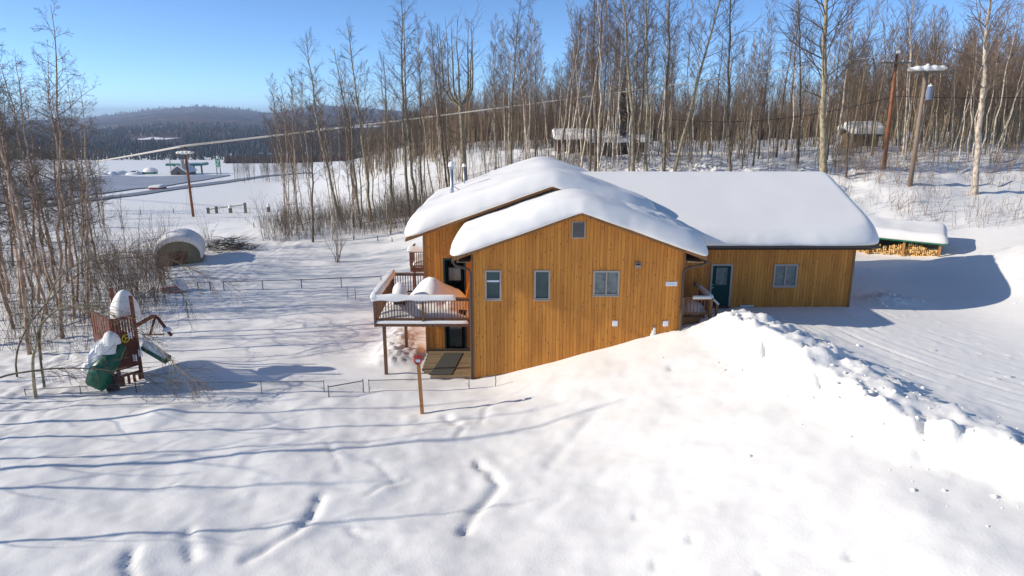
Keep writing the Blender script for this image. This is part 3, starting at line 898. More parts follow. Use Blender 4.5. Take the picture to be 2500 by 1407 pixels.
bent('low branch-like birch lying nearly level in front of the play set', [(-60, 960, 26.5), (0, 922, 26.5), (80, 906, 26.6), (156, 899, 26.8), (250, 903, 26.8), (332, 915, 26.8), (410, 922, 26.8), (488, 934, 26.6)], .05, 4, 34)
bent('short snowy birch stump with forked shoots beside the play set', [(85, 960, 27.2), (80, 880, 27.2), (90, 830, 27.3), (70, 770, 27.5), (40, 730, 27.8)], .08, 7, 24)

# brush and saplings nobody could count
def brush(name, label, spots, mat, hmin, hmax, stems, r=.012, seed=0, lvl=1, kids=3):
    rb = random.Random(seed); mb = MB()
    zs = ground(np.array([s[0] for s in spots]), np.array([s[1] for s in spots]))
    for (x, y), z in zip(spots, zs):
        q_ = float(perlin(x * .21, y * .16) + .5 * perlin(x * .6 + 7, y * .5)); m_ = min(1.35, max(.35, .8 + 1.3 * q_))
        for k in range(stems):
            if rb.random() > .55 + q_: continue
            a = rb.uniform(0, 6.28); tilt = abs(rb.gauss(0, .3)); h = rb.uniform(hmin, hmax) * m_
            d = Vector((math.cos(a) * tilt, math.sin(a) * tilt, 1))
            grow(mb, rb, Vector((x + rb.gauss(0, .18), y + rb.gauss(0, .18), z - .1)), d, h, r, lvl, 3, 3, .03, kids, .45, .13, .3, .5)
    o = mb.build(name, mat)
    tag(o, label, 'brush', kind='stuff')
    return o

def spots_px(n, u0, u1, d0, d1, rb, clear=None):
    out = []
    while len(out) < n:
        u = rb.uniform(u0, u1); Y = rb.uniform(d0, d1); x = (u - 1250) / F * (Y * CP + 6 * SP)
        if -7 < x < 18.5 and Y < 47: continue
        if clear and clear(x, Y): continue
        out.append((x, Y))
    return out
rb = random.Random(77)
brush('undergrowth', 'low tangled brush under the trees at the back edge of the yard', spots_px(1500, 630, 1130, 63, 80, rb), M['twig'], .9, 3.4, 3, .013, 1)
brush('undergrowth', 'low brush between the trunks above the long roof ridge', spots_px(800, 1100, 2100, 54, 92, rb), M['twig'], .8, 3.0, 3, .014, 2)
brush('hillside_brush', 'sparse reddish brush poking through snow on the right slope', spots_px(1150, 2030, 2560, 48, 84, rb, lambda x, y: y < 46 + 0 * x), M['twigred'], .5, 2.3, 3, .012, 3)
brush('undergrowth', 'dense brush at the foot of the left wood', spots_px(900, -60, 370, 33, 62, rb, lambda x, y: (x > -19 and y < 40) or (x + 24) ** 2 + (y - 52) ** 2 < 14), M['twig'], .7, 2.8, 3, .011, 4)
brush('undergrowth', 'thin twiggy brush right of the left wood near the round-roofed shed', spots_px(200, 180, 385, 42, 60, rb), M['twigred'], 1.5, 4.2, 4, .014, 5, 1, 4)
brush('weeds', 'sparse dead stalks in the snowy field beyond the yard', spots_px(170, 180, 700, 75, 120, rb), M['twig'], .4, 1.6, 2, .012, 6, 0)

def shrub(label, u, v, h, n, seed, spread=.35, mat='twigred'):
    p = on(u, v); rb = random.Random(seed); mb = MB()
    for k in range(n):
        a = rb.uniform(0, 6.28); t = rb.uniform(.05, spread)
        grow(mb, rb, Vector((rb.gauss(0, .1), rb.gauss(0, .1), -.15)), Vector((math.cos(a) * t, math.sin(a) * t, 1)), h * rb.uniform(.6, 1.1), .022, 2, 5, 4, .04, 4, .4, .1, .2, .4)
    o = mb.build('bare_shrub', M[mat], loc=p)
    return tag(o, label, 'shrub')
shrub('bare many-stemmed shrub alone on the snow in the middle of the yard', 825, 642, 4.0, 13, 5, .38)
shrub('thin bare shrub behind the right side of the round-roofed shed', 512, 610, 3.2, 10, 6)
shrub('thin upright saplings left of the leaning power pole', 300, 560, 4.6, 5, 8, .2, 'twig')
shrub('small spindly shrub in the field right of the power pole', 640, 560, 4, 5, 9, .3, 'twig')

# mini trees by the hundred in one mesh: the far thickets
def thicket(name, label, n, u0, u1, d0, d1, h0, h1, mats, seed, r=.05, crown=.3, prob=None, tw=22):
    rs = np.random.RandomState(seed); protos = []
    for q in range(6):
        rp = random.Random(seed * 10 + q); t_ = MB(); c_ = MB()
        t_.tube([(0, 0, -.05), (.01, .01, .3), (rp.gauss(0, .02), rp.gauss(0, .02), .65), (rp.gauss(0, .03), rp.gauss(0, .03), 1)], [1, .85, .55, .15], 3, cap=False)
        # radii above are in trunk units: rescale x and y of the trunk
        tv = np.array(t_.v)
        tv2 = tv.copy()
        ctr = np.repeat(np.array([[0, 0], [.01, .01], tv[6:9, :2].mean(0), tv[9:12, :2].mean(0)]), 3, 0)
        tv2[:, :2] = ctr + (tv[:, :2] - ctr) * r / 10
        # the tube frame tilts its rings a little: flatten them
        for i_, zz in enumerate([-.05, .3, .65, 1]): tv2[i_ * 3:i_ * 3 + 3, 2] = zz
        for k in range(tw):
            z = crown + (1 - crown) * (k + rp.random()) / tw; a = rp.uniform(0, 6.28); L = .20 * (1.1 - z) + .05; L *= rp.uniform(.6, 1.3)
            d = Vector((math.cos(a) * .6, math.sin(a) * .6, .8)); p = Vector((0, 0, z)); q_ = p + d * L * .5; e = p + d * L + Vector((0, 0, L * .25))
            c_.tube([p, q_, e], [.0018, .0013, .0006], 3, cap=False)
            for j in range(3):
                a2 = rp.uniform(0, 6.28); s = p.lerp(e, rp.uniform(.3, .9)); dd = Vector((math.cos(a2) * .5, math.sin(a2) * .5, .7))
                c_.tube([s, s + dd * L * .5], [.0011, .0005], 3, cap=False)
        protos.append((tv2, np.array(t_.f), np.array(c_.v), np.array(c_.f)))
    us = rs.uniform(u0, u1, n); Ys = d0 + (d1 - d0) * rs.rand(n)
    Xs = (us - 1250) / F * (Ys * CP + 5 * SP)
    if prob is not None:
        keep = rs.rand(n) < prob(us, Ys); Xs, Ys = Xs[keep], Ys[keep]
    Zs = ground(Xs, Ys); TV = []; CV = []
    for x, y, z in zip(Xs, Ys, Zs):
        tv, tf, cv, cf = protos[rs.randint(6)]; h = rs.uniform(h0, h1); a = rs.rand() * 6.28; w = h * rs.uniform(.7, 1.3)
        rot = np.array([[math.cos(a), -math.sin(a), 0], [math.sin(a), math.cos(a), 0], [rs.normal(0, .05), rs.normal(0, .05), 1]])
        S = np.array([w, w, h]); off = np.array([x, y, z])
        TV.append((tv * S @ rot + off, tf)); CV.append((cv * S @ rot + off, cf))
    V, Fq = join_arrays(TV); n1 = len(Fq); V2, F2 = join_arrays(CV)
    allV = np.concatenate([V, V2]); allF = np.concatenate([Fq, F2 + len(V)])
    o = np_mesh(name, allV, allF, mats[0], smooth=False)
    o.data.materials.append(mats[1]); mi = np.ones(len(allF), np.int32); mi[:n1] = 0
    o.data.polygons.foreach_set('material_index', mi)
    tag(o, label, 'thicket', kind='stuff')
    return o
thicket('birch_thicket', 'dense reddish birch thicket filling the right edge behind the poles', 520, 2060, 2560, 76, 135, 8, 15, (M['twigpale'], M['twigred']), 1, .065)
thicket('birch_thicket', 'fine leafless thicket between the tall trunks and the far dark houses', 190, 1060, 2070, 78, 94, 5, 10, (M['twigpale'], M['twigred']), 6, .05)
thicket('birch_thicket', 'brown leafless thicket behind the trunks across the middle', 900, 1040, 2120, 104, 160, 7, 11.5, (M['twigpale'], M['twigred']), 2, .09, tw=20)
thicket('birch_thicket', 'brown leafless thicket behind the tree group left of the chimney', 330, 880, 1160, 120, 190, 6, 11, (M['twigpale'], M['twig']), 3, .09)
thicket('birch_thicket', 'dense bare thicket deep in the left wood', 60, -160, 235, 70, 110, 6, 10, (M['twigpale'], M['twig']), 5, .09)
thicket('roadside_saplings', 'row of bare saplings beside the icy road on the valley floor', 130, 560, 760, 225, 262, 5, 9, (M['twig'], M['twig']), 4, .06)

# far forest at the valley edge: simple spruces and bare crowns
def far_forest(name, label, n, u0, u1, d0, d1, h0, h1, mat, seed, width, sides=5, tiers=2, zfun=None, clear=False):
    rs = np.random.RandomState(seed); V = []; Fq = []; c = 0
    us = rs.uniform(u0, u1, n); Ys = d0 + (d1 - d0) * rs.rand(n) ** 1.3
    Xs = (us - 1250) / F * Ys * 1.0
    Zs = zfun(Xs, Ys)
    if clear:      # keep the natural clearings free of trees
        dc = Ys * CP + (H - Zs) * SP; uu = 1250 + F * Xs / dc; vv = 703.5 - F * ((Zs - H) * CP + Ys * SP) / dc
        ok = ~(((uu > 318) & (uu < 442) & (vv > 335) & (vv < 350)) | ((uu > 765) & (uu < 940) & (vv > 304) & (vv < 322)))
        Xs, Ys, Zs = Xs[ok], Ys[ok], Zs[ok]
    ang = np.linspace(0, 2 * np.pi, sides, endpoint=False)
    for x, y, z in zip(Xs, Ys, Zs):
        h = rs.uniform(h0, h1); w = h * width * rs.uniform(.7, 1.3)
        for t in range(tiers):
            zb = z + h * (.12 + .42 * t) - (1 if t == 0 else 0); zt = z + h * (.72 + .28 * t); rr = w * (1 - .42 * t)
            ph = rs.rand() * 6
            jit = rs.uniform(.7, 1.2, sides)
            ring = np.stack([x + rr * jit * np.cos(ang + ph), y + rr * jit * np.sin(ang + ph), np.full(sides, zb)], -1)
            V.append(ring); V.append(np.array([[x + rs.normal(0, .15), y, zt]]))
            for j in range(sides): Fq.append((c + j, c + (j + 1) % sides, c + sides))
            c += sides + 1
    o = np_mesh(name, np.concatenate(V), np.array(Fq), mat, smooth=False)
    tag(o, label, 'forest', kind='stuff')
    return o

# ------------------------------------------------------------------ hills
CU = [-1500, -600, 0, 210, 300, 420, 520, 600, 680, 740, 800, 870, 1000, 1200, 1600, 2100, 2600, 4000]
CV_ = [300, 300, 297, 291, 281, 266, 260, 266, 277, 268, 256, 262, 272, 276, 282, 284, 284, 284]
def crest(az):
    """height of the skyline in metres at 4.2 km for a bearing (x over y)"""
    u = 1250 + az * F / (CP + .25 * SP) * 1.03
    v = np.interp(u, CU, CV_)
    dy = (703.5 - v) / F
    return H + (-SP + dy * CP) / (CP + dy * SP) * 4200
def hill_z(X, Y):
    az = X / np.maximum(Y, 1)
    c = crest(az)
    t = np.clip((Y - 620) / (4200 - 620), 0, 1)
    low = np.interp(Y, [560, 900, 1500, 2600, 4200], [0, .06, .22, .55, 1.0])
    z = -29 + (c + 29) * low
    z = z + fbm(X / 420, Y / 420, 4) * 9 * t * (1 - t) * 2.2
    return z - np.where(Y > 4200, (Y - 4200) * .12, 0)
azs = np.linspace(-1.6, 1.6, 420); hys = np.concatenate([np.linspace(560, 1500, 70), np.linspace(1530, 4200, 90), [4500, 5200, 6500]])
HA, HY = np.meshgrid(azs, hys, indexing='ij'); HX = HA * HY
HZ = hill_z(HX, HY) + np.where(HY > 700, fbm(HX / 26, HY / 26, 2) * 2.6, 0)
ix = np.arange(HX.size).reshape(HX.shape)
Fh = np.stack([ix[:-1, :-1], ix[1:, :-1], ix[1:, 1:], ix[:-1, 1:]], -1).reshape(-1, 4)
mh, nt, b = new_mat('wooded_hills')
b.inputs["Roughness"].default_value = .95; b.inputs["Specular IOR Level"].default_value = .05
geo = nd(nt, "ShaderNodeNewGeometry")
def noise_pos(scale, detail=6, stretch=(1, 1, 1), rough=.6):
    mp = nd(nt, "ShaderNodeMapping"); mp.inputs["Scale"].default_value = stretch
    n_ = nd(nt, "ShaderNodeTexNoise"); n_.inputs["Scale"].default_value = scale; n_.inputs["Detail"].default_value = detail; n_.inputs["Roughness"].default_value = rough
    nt.links.new(geo.outputs["Position"], mp.inputs["Vector"]); nt.links.new(mp.outputs[0], n_.inputs["Vector"])
    return n_
nA = noise_pos(.0022, 5); nB = noise_pos(.05, 6, (1, .35, 1), .8); nC = noise_pos(.0032, 4, (1, .5, 1)); nD = noise_pos(.012, 5, (1, .4, 1))
rA = nd(nt, "ShaderNodeValToRGB"); e = rA.color_ramp.elements
e[0].position = .42; e[0].color = (.04, .050, .060, 1); e[1].position = .56; e[1].color = (.12, .085, .09, 1)
nt.links.new(nA.outputs["Fac"], rA.inputs[0])
# fine speckle of snow between crowns
rB = nd(nt, "ShaderNodeValToRGB"); e = rB.color_ramp.elements
e[0].position = .48; e[0].color = (0, 0, 0, 1); e[1].position = .72; e[1].color = (.55, .55, .55, 1)
nt.links.new(nB.outputs["Fac"], rB.inputs[0])
mB = nd(nt, "ShaderNodeMixRGB"); mB.inputs[2].default_value = (.40, .40, .43, 1)
nt.links.new(rB.outputs[0], mB.inputs[0]); nt.links.new(rA.outputs[0], mB.inputs[1])
# clearings
rC = nd(nt, "ShaderNodeValToRGB"); e = rC.color_ramp.elements
e[0].position = .655; e[0].color = (0, 0, 0, 1); e[1].position = .675; e[1].color = (1, 1, 1, 1)
nt.links.new(nD.outputs["Fac"], rC.inputs[0])
mC = nd(nt, "ShaderNodeMixRGB"); mC.inputs[2].default_value = (.6, .6, .62, 1)
nt.links.new(rC.outputs[0], mC.inputs[0]); nt.links.new(mB.outputs[0], mC.inputs[1]); nt.links.new(mC.outputs[0], b.inputs["Base Color"])
bp = nd(nt, "ShaderNodeBump"); bp.inputs["Strength"].default_value = 1; bp.inputs["Distance"].default_value = 6
nt.links.new(nB.outputs["Fac"], bp.inputs["Height"]); nt.links.new(bp.outputs[0], b.inputs["Normal"])
o = np_mesh('wooded_hills', np.stack([HX, HY, HZ], -1).reshape(-1, 3), Fh, mh)
tag(o, 'long wooded hills on the horizon with snowy clearings', None, kind='structure')
far_forest('far_spruce_forest', 'dark spruce forest along the far edge of the snowy plain', 7500, -200, 1150, 566, 1500, 4, 9, M['spruce'], 5, .2, zfun=hill_z, clear=True)
M['farbare'] = simple('far_bare_crowns', (.10, .065, .052), .95, var=.3, scale=.1)
far_forest('far_bare_forest', 'brown leafless forest mixed among the far dark spruces', 5200, -200, 1300, 562, 1300, 3.5, 8, M['farbare'], 6, .26, zfun=hill_z, clear=True, tiers=1)
def mid_z(X, Y): return ground(X, Y, False)
far_forest('brown_wood', 'brown leafless wood at the foot of the hill, left of the roof', 1500, 560, 1060, 470, 560, 3.5, 7, M['farbare'], 13, .2, zfun=mid_z, sides=5, tiers=1)
far_forest('brown_wood', 'brown mass of leafless wood behind the trunks, filling the middle distance', 5200, 1010, 2560, 150, 300, 4.5, 8.5, M['farbare'], 12, .13, zfun=mid_z, sides=5, tiers=1)
far_forest('skyline_spruces', 'single spruces along the crest of the far hill', 260, 150, 900, 4050, 4230, 12, 26, M['spruce'], 8, .16, zfun=hill_z, tiers=1)
# long clearings, drawn where they lie on the hillside
def drape(name, label, pts_uv, off=.25, mat=None, n=24, kind='structure', zfun=None, d=None):
    """strip between a lower and an upper edge given as picture points on the ground"""
    lo, hi = pts_uv
    V = []; K = 5
    for i in range(n + 1):
        t = i / n
        a = [np.interp(t, np.linspace(0, 1, len(lo)), [p[q] for p in lo]) for q in (0, 1)]
        c = [np.interp(t, np.linspace(0, 1, len(hi)), [p[q] for p in hi]) for q in (0, 1)]
        for j in range(K + 1):
            s = j / K; u = a[0] * (1 - s) + c[0] * s; v = a[1] * (1 - s) + c[1] * s
            if zfun is None:
                p = on(u, v, 60); V.append((p.x, p.y, gz(p.x, p.y) + off))
            else:
                dx = (u - 1250) / F; dy = (703.5 - v) / F; yf = CP + dy * SP; zf_ = -SP + dy * CP
                Ys = np.arange(600, 4200, 6.0); k = np.argmax(H + zf_ / yf * Ys < zfun(dx / yf * Ys, Ys)); Y = Ys[k]
                x = dx / yf * Y; V.append((x, Y, float(zfun(np.array(x), np.array(Y))) + off))
    Fq = [(i * (K + 1) + j, (i + 1) * (K + 1) + j, (i + 1) * (K + 1) + j + 1, i * (K + 1) + j + 1) for i in range(n) for j in range(K)]
    o = np_mesh(name, np.array(V), np.array(Fq), mat)
    return tag(o, label, None, kind=kind)
drape('hillside_clearing', 'narrow snowy clearing in the forest at the foot of the hill', ([(325, 343), (350, 345), (372, 343), (400, 344), (435, 340)], [(325, 342), (352, 340), (372, 337), (405, 340), (435, 339)]), 1.2, M['snow'], zfun=hill_z)
drape('hillside_clearing', 'long thin snow field behind the tree group, left of the chimney', ([(770, 319), (930, 312)], [(770, 316), (930, 307)]), 1.2, M['snow'], zfun=hill_z)

# ------------------------------------------------------------------ valley floor: road, lot, station
drape('grey_lot', 'grey ploughed lot on the valley floor behind the left wood', ([(-20, 500), (60, 494), (150, 488), (240, 476), (330, 463), (390, 459), (440, 450), (500, 441), (560, 430)], [(-20, 468), (60, 452), (120, 440), (200, 437), (280, 429), (340, 433), (400, 432), (480, 430), (560, 428)]), .25, M['lot'], 60)
drape('valley_road', 'dark cleared road curving across the snowy valley floor', ([(-60, 522), (150, 502), (340, 478), (470, 459), (560, 447), (650, 433), (760, 424)], [(-60, 514), (150, 496), (340, 471), (470, 452), (560, 441), (650, 429), (760, 421)]), .2, M['road'], 40)

def px(u, v, Y):
    p = at(u, v, Y); return p

# station canopy
p0 = on(470, 424, 200); YS = p0.y; mpp = YS / F   # metres per picture pixel there
st = thing('station_canopy', 'flat fuel station canopy with teal green fascia on posts, far on the plain', 'canopy', p0)
W = 52 * mpp
MB().box(-W, W * .62, -4, 4, 3.6, 4.5).build('fascia', M['tealfascia'], st)
MB().box(-W + .3, W * .6, -3.7, 3.7, 4.5, 5.0).build('snow_layer', M['snow_soft'], st)
for x in (-W * .8, -W * .2, W * .1, W * .45): MB().box(x - .25, x + .25, -.3, .3, -.3, 3.6).build('post', M['greywall'], st)
p1 = on(436, 428, 200)
sb = thing('grey_building', 'small grey gabled building with snowy roof beside the fuel canopy', 'building', p1)
w = 19 * p1.y / F
MB().prism([(-w, -.5), (w, -.5), (w, 1.2), (0, 3.6), (-w, 1.2)], 'y', 0, 9).build('wall', M['greywall'], sb)
MB().prism([(-w - .5, 1.05), (0, 3.7), (w + .5, 1.05), (w + .5, 1.5), (0, 4.3), (-w - .5, 1.5)], 'y', -.5, 9.5).build('roof_snow', M['snow_soft'], sb)
MB().box(-.7, .7, -.06, 0, .0, 1.3).build('door', M['brownwall'], sb)
p2 = on(535, 428, 200)
sg = thing('roadside_sign', 'tall green roadside sign on two posts with a white zigzag mark', 'sign', p2)
k = p2.y / F
zt = 38 * k; zb = 20 * k; hw = 5.5 * k
MB().box(-hw, hw, -.15, .15, zb, zt).build('panel', M['signgreen'], sg)
z0, z1 = zb + 3 * k, zt - 3 * k
mk = MB()
mk.prism([(-hw * .75, z1), (-hw * .75, z1 - 1.6 * k), (hw * .1, z1 - 2.2 * k), (-hw * .75, z0 + 1.8 * k), (-hw * .75, z0), (hw * .75, z0), (hw * .75, z0 + 1.6 * k), (-hw * .1, z0 + 2.2 * k), (hw * .75, z1 - 1.8 * k), (hw * .75, z1)], 'y', -.2, -.155)
mk.build('emblem', M['white'], sg)
MB().box(-hw, hw, -.12, .12, zb - 4 * k, zb - 1.5 * k).build('lower_panel', M['white'], sg)
for x in (-hw * .8, hw * .8): MB().box(x - .15, x + .15, -.1, .1, -.5, zb).build('post', M['steel'], sg)
def valley_pole(u, v, h, label):
    p = on(u, v, 150); r = thing('utility_pole', label, 'pole', p, 'utility poles on the valley floor')
    MB().tube([(0, 0, -.5), (0, 0, h)], [.2, .14], 6).build('shaft', M['polegrey'], r)
    MB().box(-1.3, 1.3, -.1, .1, h - .9, h - .65).build('crossarm', M['polegrey'], r)
valley_pole(419, 428, 9.4, 'thin wooden pole with crossarm left of the grey gabled building')
valley_pole(462, 425, 8, 'thin wooden pole with crossarm right behind the fuel canopy')
p3 = on(368, 426, 200)
tk = thing('snowy_trailer', 'low green edged trailer buried in snow left of the grey building', 'trailer', p3)
MB().box(-3.2, 2.6, -1, 1, .2, 1.1).build('body', M['green_metal'], tk)
lf = []; snow_lump(lf, 0, 0, 1.0, 3.2, 1.4, 1.9, 4, 9); V, Fq = join_arrays(lf); np_mesh('snow_cap', V, Fq, M['snow'], tk)
p4 = on(262, 427, 200)
lf = []
for i in range(26):
    q_ = random.Random(i); snow_lump(lf, p4.x + q_.uniform(-11, 14), p4.y + q_.gauss(0, 1.5), p4.z - .5, q_.uniform(1.5, 4), q_.uniform(1.2, 2.5), q_.uniform(.6, 2.4), i, 6)
V, Fq = join_arrays(lf); tag(np_mesh('snow_heap', V, Fq, M['packed']), 'grey ploughed snow heap left on the plain beyond the ploughed lot', 'snow heap')
p5 = on(380, 464, 100)
rb_ = thing('red_shed', 'tiny red shed with snowy roof beside the valley road', 'shed', p5)
k = p5.y / F
MB().box(-16 * k, 14 * k, 0, 3, -.5, 5 * k).build('wall', M['redbarn'], rb_)
V, Fq = pillow_arrays(-17 * k, 15 * k, -.3, 3.3, flat(5 * k), 5 * k, .15, N=20); np_mesh('roof_snow', V, Fq, M['snow_soft'], rb_)
p6 = on(330, 426, 200)
cr = thing('parked_car', 'two dark low vehicles parked far on the plain', 'car', p6)
cr['label'] = 'small dark car parked far on the plain left of the trailer'
def tiny_car(p, root):
    MB().prism([(-2.1, .3), (2.1, .3), (2.1, .9), (1.3, 1.0), (.8, 1.45), (-1.0, 1.45), (-1.6, .95), (-2.1, .9)], 'y', -.85, .85).build('body', M['black'], root)
    for x in (-1.3, 1.3):
        MB().tube([(x, -.9, .32), (x, .9, .32)], .32, 8).build('wheel', M['black'], root)
    MB().box(-.9, .9, -.7, .7, 1.45, 1.6).build('snow_cap', M['snow'], root)
tiny_car(p6, cr)

# ------------------------------------------------------------------ far houses between the trunks
def far_house(name, label, u, v, Y, wd, dp, hw_, hr, wallm, snow=.5, axis_='x'):
    x = (u - 1250) / F * (Y * CP + 5 * SP); z = gz(x, Y)
    r = thing(name, label, 'house', (x, Y, z))
    MB().box(-wd / 2, wd / 2, 0, dp, -.8, hw_).build('wall', wallm, r)
    MB().prism([(0, hw_), (dp, hw_), (dp / 2, hw_ + hr - .05)], 'x', -wd / 2, wd / 2).build('gable', wallm, r)
    def zf(X, Yy): return hw_ + .08 + hr * (1 - np.abs(Yy - dp / 2) / (dp / 2 + .6))
    MB().prism([(-.6, hw_ - .2), (dp / 2, hw_ + hr), (dp + .6, hw_ - .2), (dp + .6, hw_ - .05), (dp / 2, hw_ + hr + .15), (-.6, hw_ - .05)], 'x', -wd / 2 - .6, wd / 2 + .6).build('roof', M['greywall'], r)
    V, Fq = pillow_arrays(-wd / 2 - .6, wd / 2 + .6, -.6, dp + .6, zf, snow, .12, N=30, shoulder=.2); np_mesh('roof_snow', V, Fq, M['snow_soft'], r)
    return r
fh = far_house('far_house', 'dark brown house with snowy roof seen between trunks above the left roof hump', 1408, 372, 96, 5.2, 6, 1.8, 1.1, M['brownwall'], .3)
w_ = MB().box(-1.8, -.6, -.06, 0, .6, 1.5).build('window', M['greyframe'], fh); MB().box(-1.7, -.7, -.09, -.061, .7, 1.4).build('pane', M['glass_dark'], w_)
fh = far_house('far_house', 'longer dark house with snowy roof just right behind the other dark house', 1486, 372, 93, 4.8, 6, 1.9, 1.2, M['brownwall'], .3)
w_ = MB().box(.6, 1.8, -.06, 0, .6, 1.5).build('window', M['greyframe'], fh); MB().box(.7, 1.7, -.09, -.061, .7, 1.4).build('pane', M['glass_dark'], w_)
fh = far_house('far_shed', 'small open shed with snowy roof right of the dark houses', 1555, 352, 104, 2.9, 3, 1.4, .7, M['brownwall'], .4)
fh = far_house('far_cabin', 'small tan cabin with thick snowy roof behind the trees near the power pole', 2110, 355, 88, 3.2, 3.4, 1.5, .7, M['tanwall'], .85)
MB().box(-.4, .4, -.06, 0, 0, 1.7).build('door', M['brownwall'], fh)
# a lone spruce behind the trunks
sp = on(1518, 392, 95)
st_ = thing('spruce_tree', 'dark conical spruce among the bare trunks above the roof ridge', 'tree', sp)
MB().tube([(0, 0, -.5), (0, 0, 12)], [.2, .04], 6).build('trunk', M['darkbark'], st_)
cb = MB(); rb = random.Random(9)
for k in range(420):
    z = rb.uniform(.8, 12); a = rb.uniform(0, 6.28); L = (12.6 - z) * .2 * rb.uniform(.5, 1.1)
    e = Vector((math.cos(a) * L, math.sin(a) * L, z - L * .3)); s_ = Vector((0, 0, z)); t = Vector((-math.sin(a), math.cos(a), 0)) * L * .22
    cb.v += [tuple(s_), tuple(e + t), tuple(e - t), tuple(e + Vector((0, 0, .12)))]; n = len(cb.v)
    cb.f += [(n - 4, n - 3, n - 1), (n - 4, n - 1, n - 2), (n - 4, n - 2, n - 3)]
cb.build('crown', M['spruce'], st_)

# ------------------------------------------------------------------ the house
SL = .36
YM, YW, YG = 28.7, 32.6, 32.0          # planes of main gable, wing and garage walls
house = thing('timber_house', 'orange-brown timber house with thick snow on its gabled roofs', 'house', (0, 0, 0))
def hz_main(x): return 5.04 - SL * np.abs(x - 2.88)
def hz_wing(x): return 5.72 - SL * np.abs(x - 1.88)
def hz_gar(y): return 5.27 - SL * np.abs(y - 37.55)

def plank_wall(name, yf, x0, x1, zlo, topf, openings, wid=.152, kink=None):
    """wall slab with vertical boards on its face; openings = (x0,x1,z0,z1)"""
    n = max(2, round((x1 - x0) / wid)); xs = np.linspace(x0, x1, n + 1)
    mids = sorted({x0, x1} | ({kink} if kink and x0 < kink < x1 else set()))
    poly = [(x0, zlo), (x1, zlo)] + [(x, topf(x) - .03) for x in mids[::-1]]
    wall = MB().prism(poly, 'y', yf + .05, yf + .22).build(name, M['cedar'], house)
    rr = random.Random(int(yf * 10))
    for a, b_ in zip(xs[:-1], xs[1:]):
        cuts = {a + .005, b_ - .005}
        for o_ in openings:
            for c in o_[:2]:
                if a + .005 < c < b_ - .005: cuts.add(c)
        if kink and a < kink < b_: cuts.add(kink)
        cuts = sorted(cuts); mb = None; pr = rr.uniform(0, .006)
        for c0, c1 in zip(cuts[:-1], cuts[1:]):
            ints = [(zlo, None)]
            for o_ in openings:
                if c0 >= o_[0] - 1e-6 and c1 <= o_[1] + 1e-6:
                    s, e = ints.pop(); ints.append((s, o_[2])); ints.append((o_[3], None))
            for s, e in ints:
                t0 = float(topf(c0)) if e is None else e; t1 = float(topf(c1)) if e is None else e
                MB().prism([(c0, s), (c1, s), (c1, t1), (c0, t0)], 'y', yf - pr, yf + .05).build('plank', M['cedar'], wall)
    return wall

def wx(u, v, Y): return at(u, v, Y).x
def wz(v, Y): return at(1250, v, Y).z
def rect(u0, u1, v0, v1, Y):
    vm = (v0 + v1) / 2
    return wx(u0, vm, Y), wx(u1, vm, Y), wz(v1, Y), wz(v0, Y)
W1 = rect(1185, 1223, 661, 731, YM); W2 = rect(1305, 1342, 661, 731, YM); W3 = rect(1449, 1511, 662, 721, YM)
VT = rect(1396, 1429, 541, 582, YM)
plank_wall('front_wall', YM, -1.72, 7.42, -3.0, hz_main, [W1, W2, W3, VT], kink=2.88)
GD = rect(1734, 1784, 646, 751, YG); GW = rect(1889, 1945, 646, 699, YG)
GD = (GD[0], GD[1], .02, GD[3])
plank_wall('garage_wall', YG, 7.42, 16.35, -.4, lambda x: 3.12 + 0 * x, [GD, GW])
UD = rect(1084, 1136, 632, 706, YW); LD = rect(1087, 1138, 792, 850, YW)
plank_wall('wing_wall', YW, -4.27, -1.2, -3.0, hz_wing, [UD, (LD[0], LD[1], -2.35, LD[3])])
# other walls
MB().box(-1.72, -1.55, YM + .22, YW, -3, 3.3).build('side_wall', M['cedar'], house)
MB().box(7.25, 7.42, YM + .22, YG + .05, -3, 3.3).build('side_wall', M['cedar'], house)
MB().prism([(YW + .22, -3), (43, -3), (43, 3.4), (YW + .22, 3.4)], 'x', -4.27, -4.1).build('wing_side_wall', M['cedar'], house)
MB().prism([(YG + .22, -.6), (43, -.6), (43, 3.2), (37.55, 5.1), (YG + .22, 3.2)], 'x', 16.18, 16.35).build('garage_side_wall', M['cedar'], house)
MB().box(-4.27, 16.35, 42.9, 43.05, -3, 3.2).build('rear_wall', M['cedar'], house)
# upper part of wing gable above the main roof
MB().prism([(-1.2, 3), (1.88, 3), (1.88, hz_wing(1.88) - .05), (-1.2, float(hz_wing(-1.2)) - .05)], 'y', YW + .05, YW + .2).build('wing_gable', M['cedar'], house)
# corner boards
MB().box(-1.76, -1.66, YM - .035, YM + .22, -3, 3.25).build('corner_board', M['trim'], house)
MB().box(7.34, 7.45, YM - .035, YM + .22, -1, 3.3).build('corner_board', M['trim'], house)
MB().box(-4.32, -4.2, YW - .035, YW + .2, -3, 3.4).build('corner_board', M['trim'], house)
MB().box(16.28, 16.40, YG - .035, YG + .25, -.4, 3.1).build('corner_board', M['trim'], house)

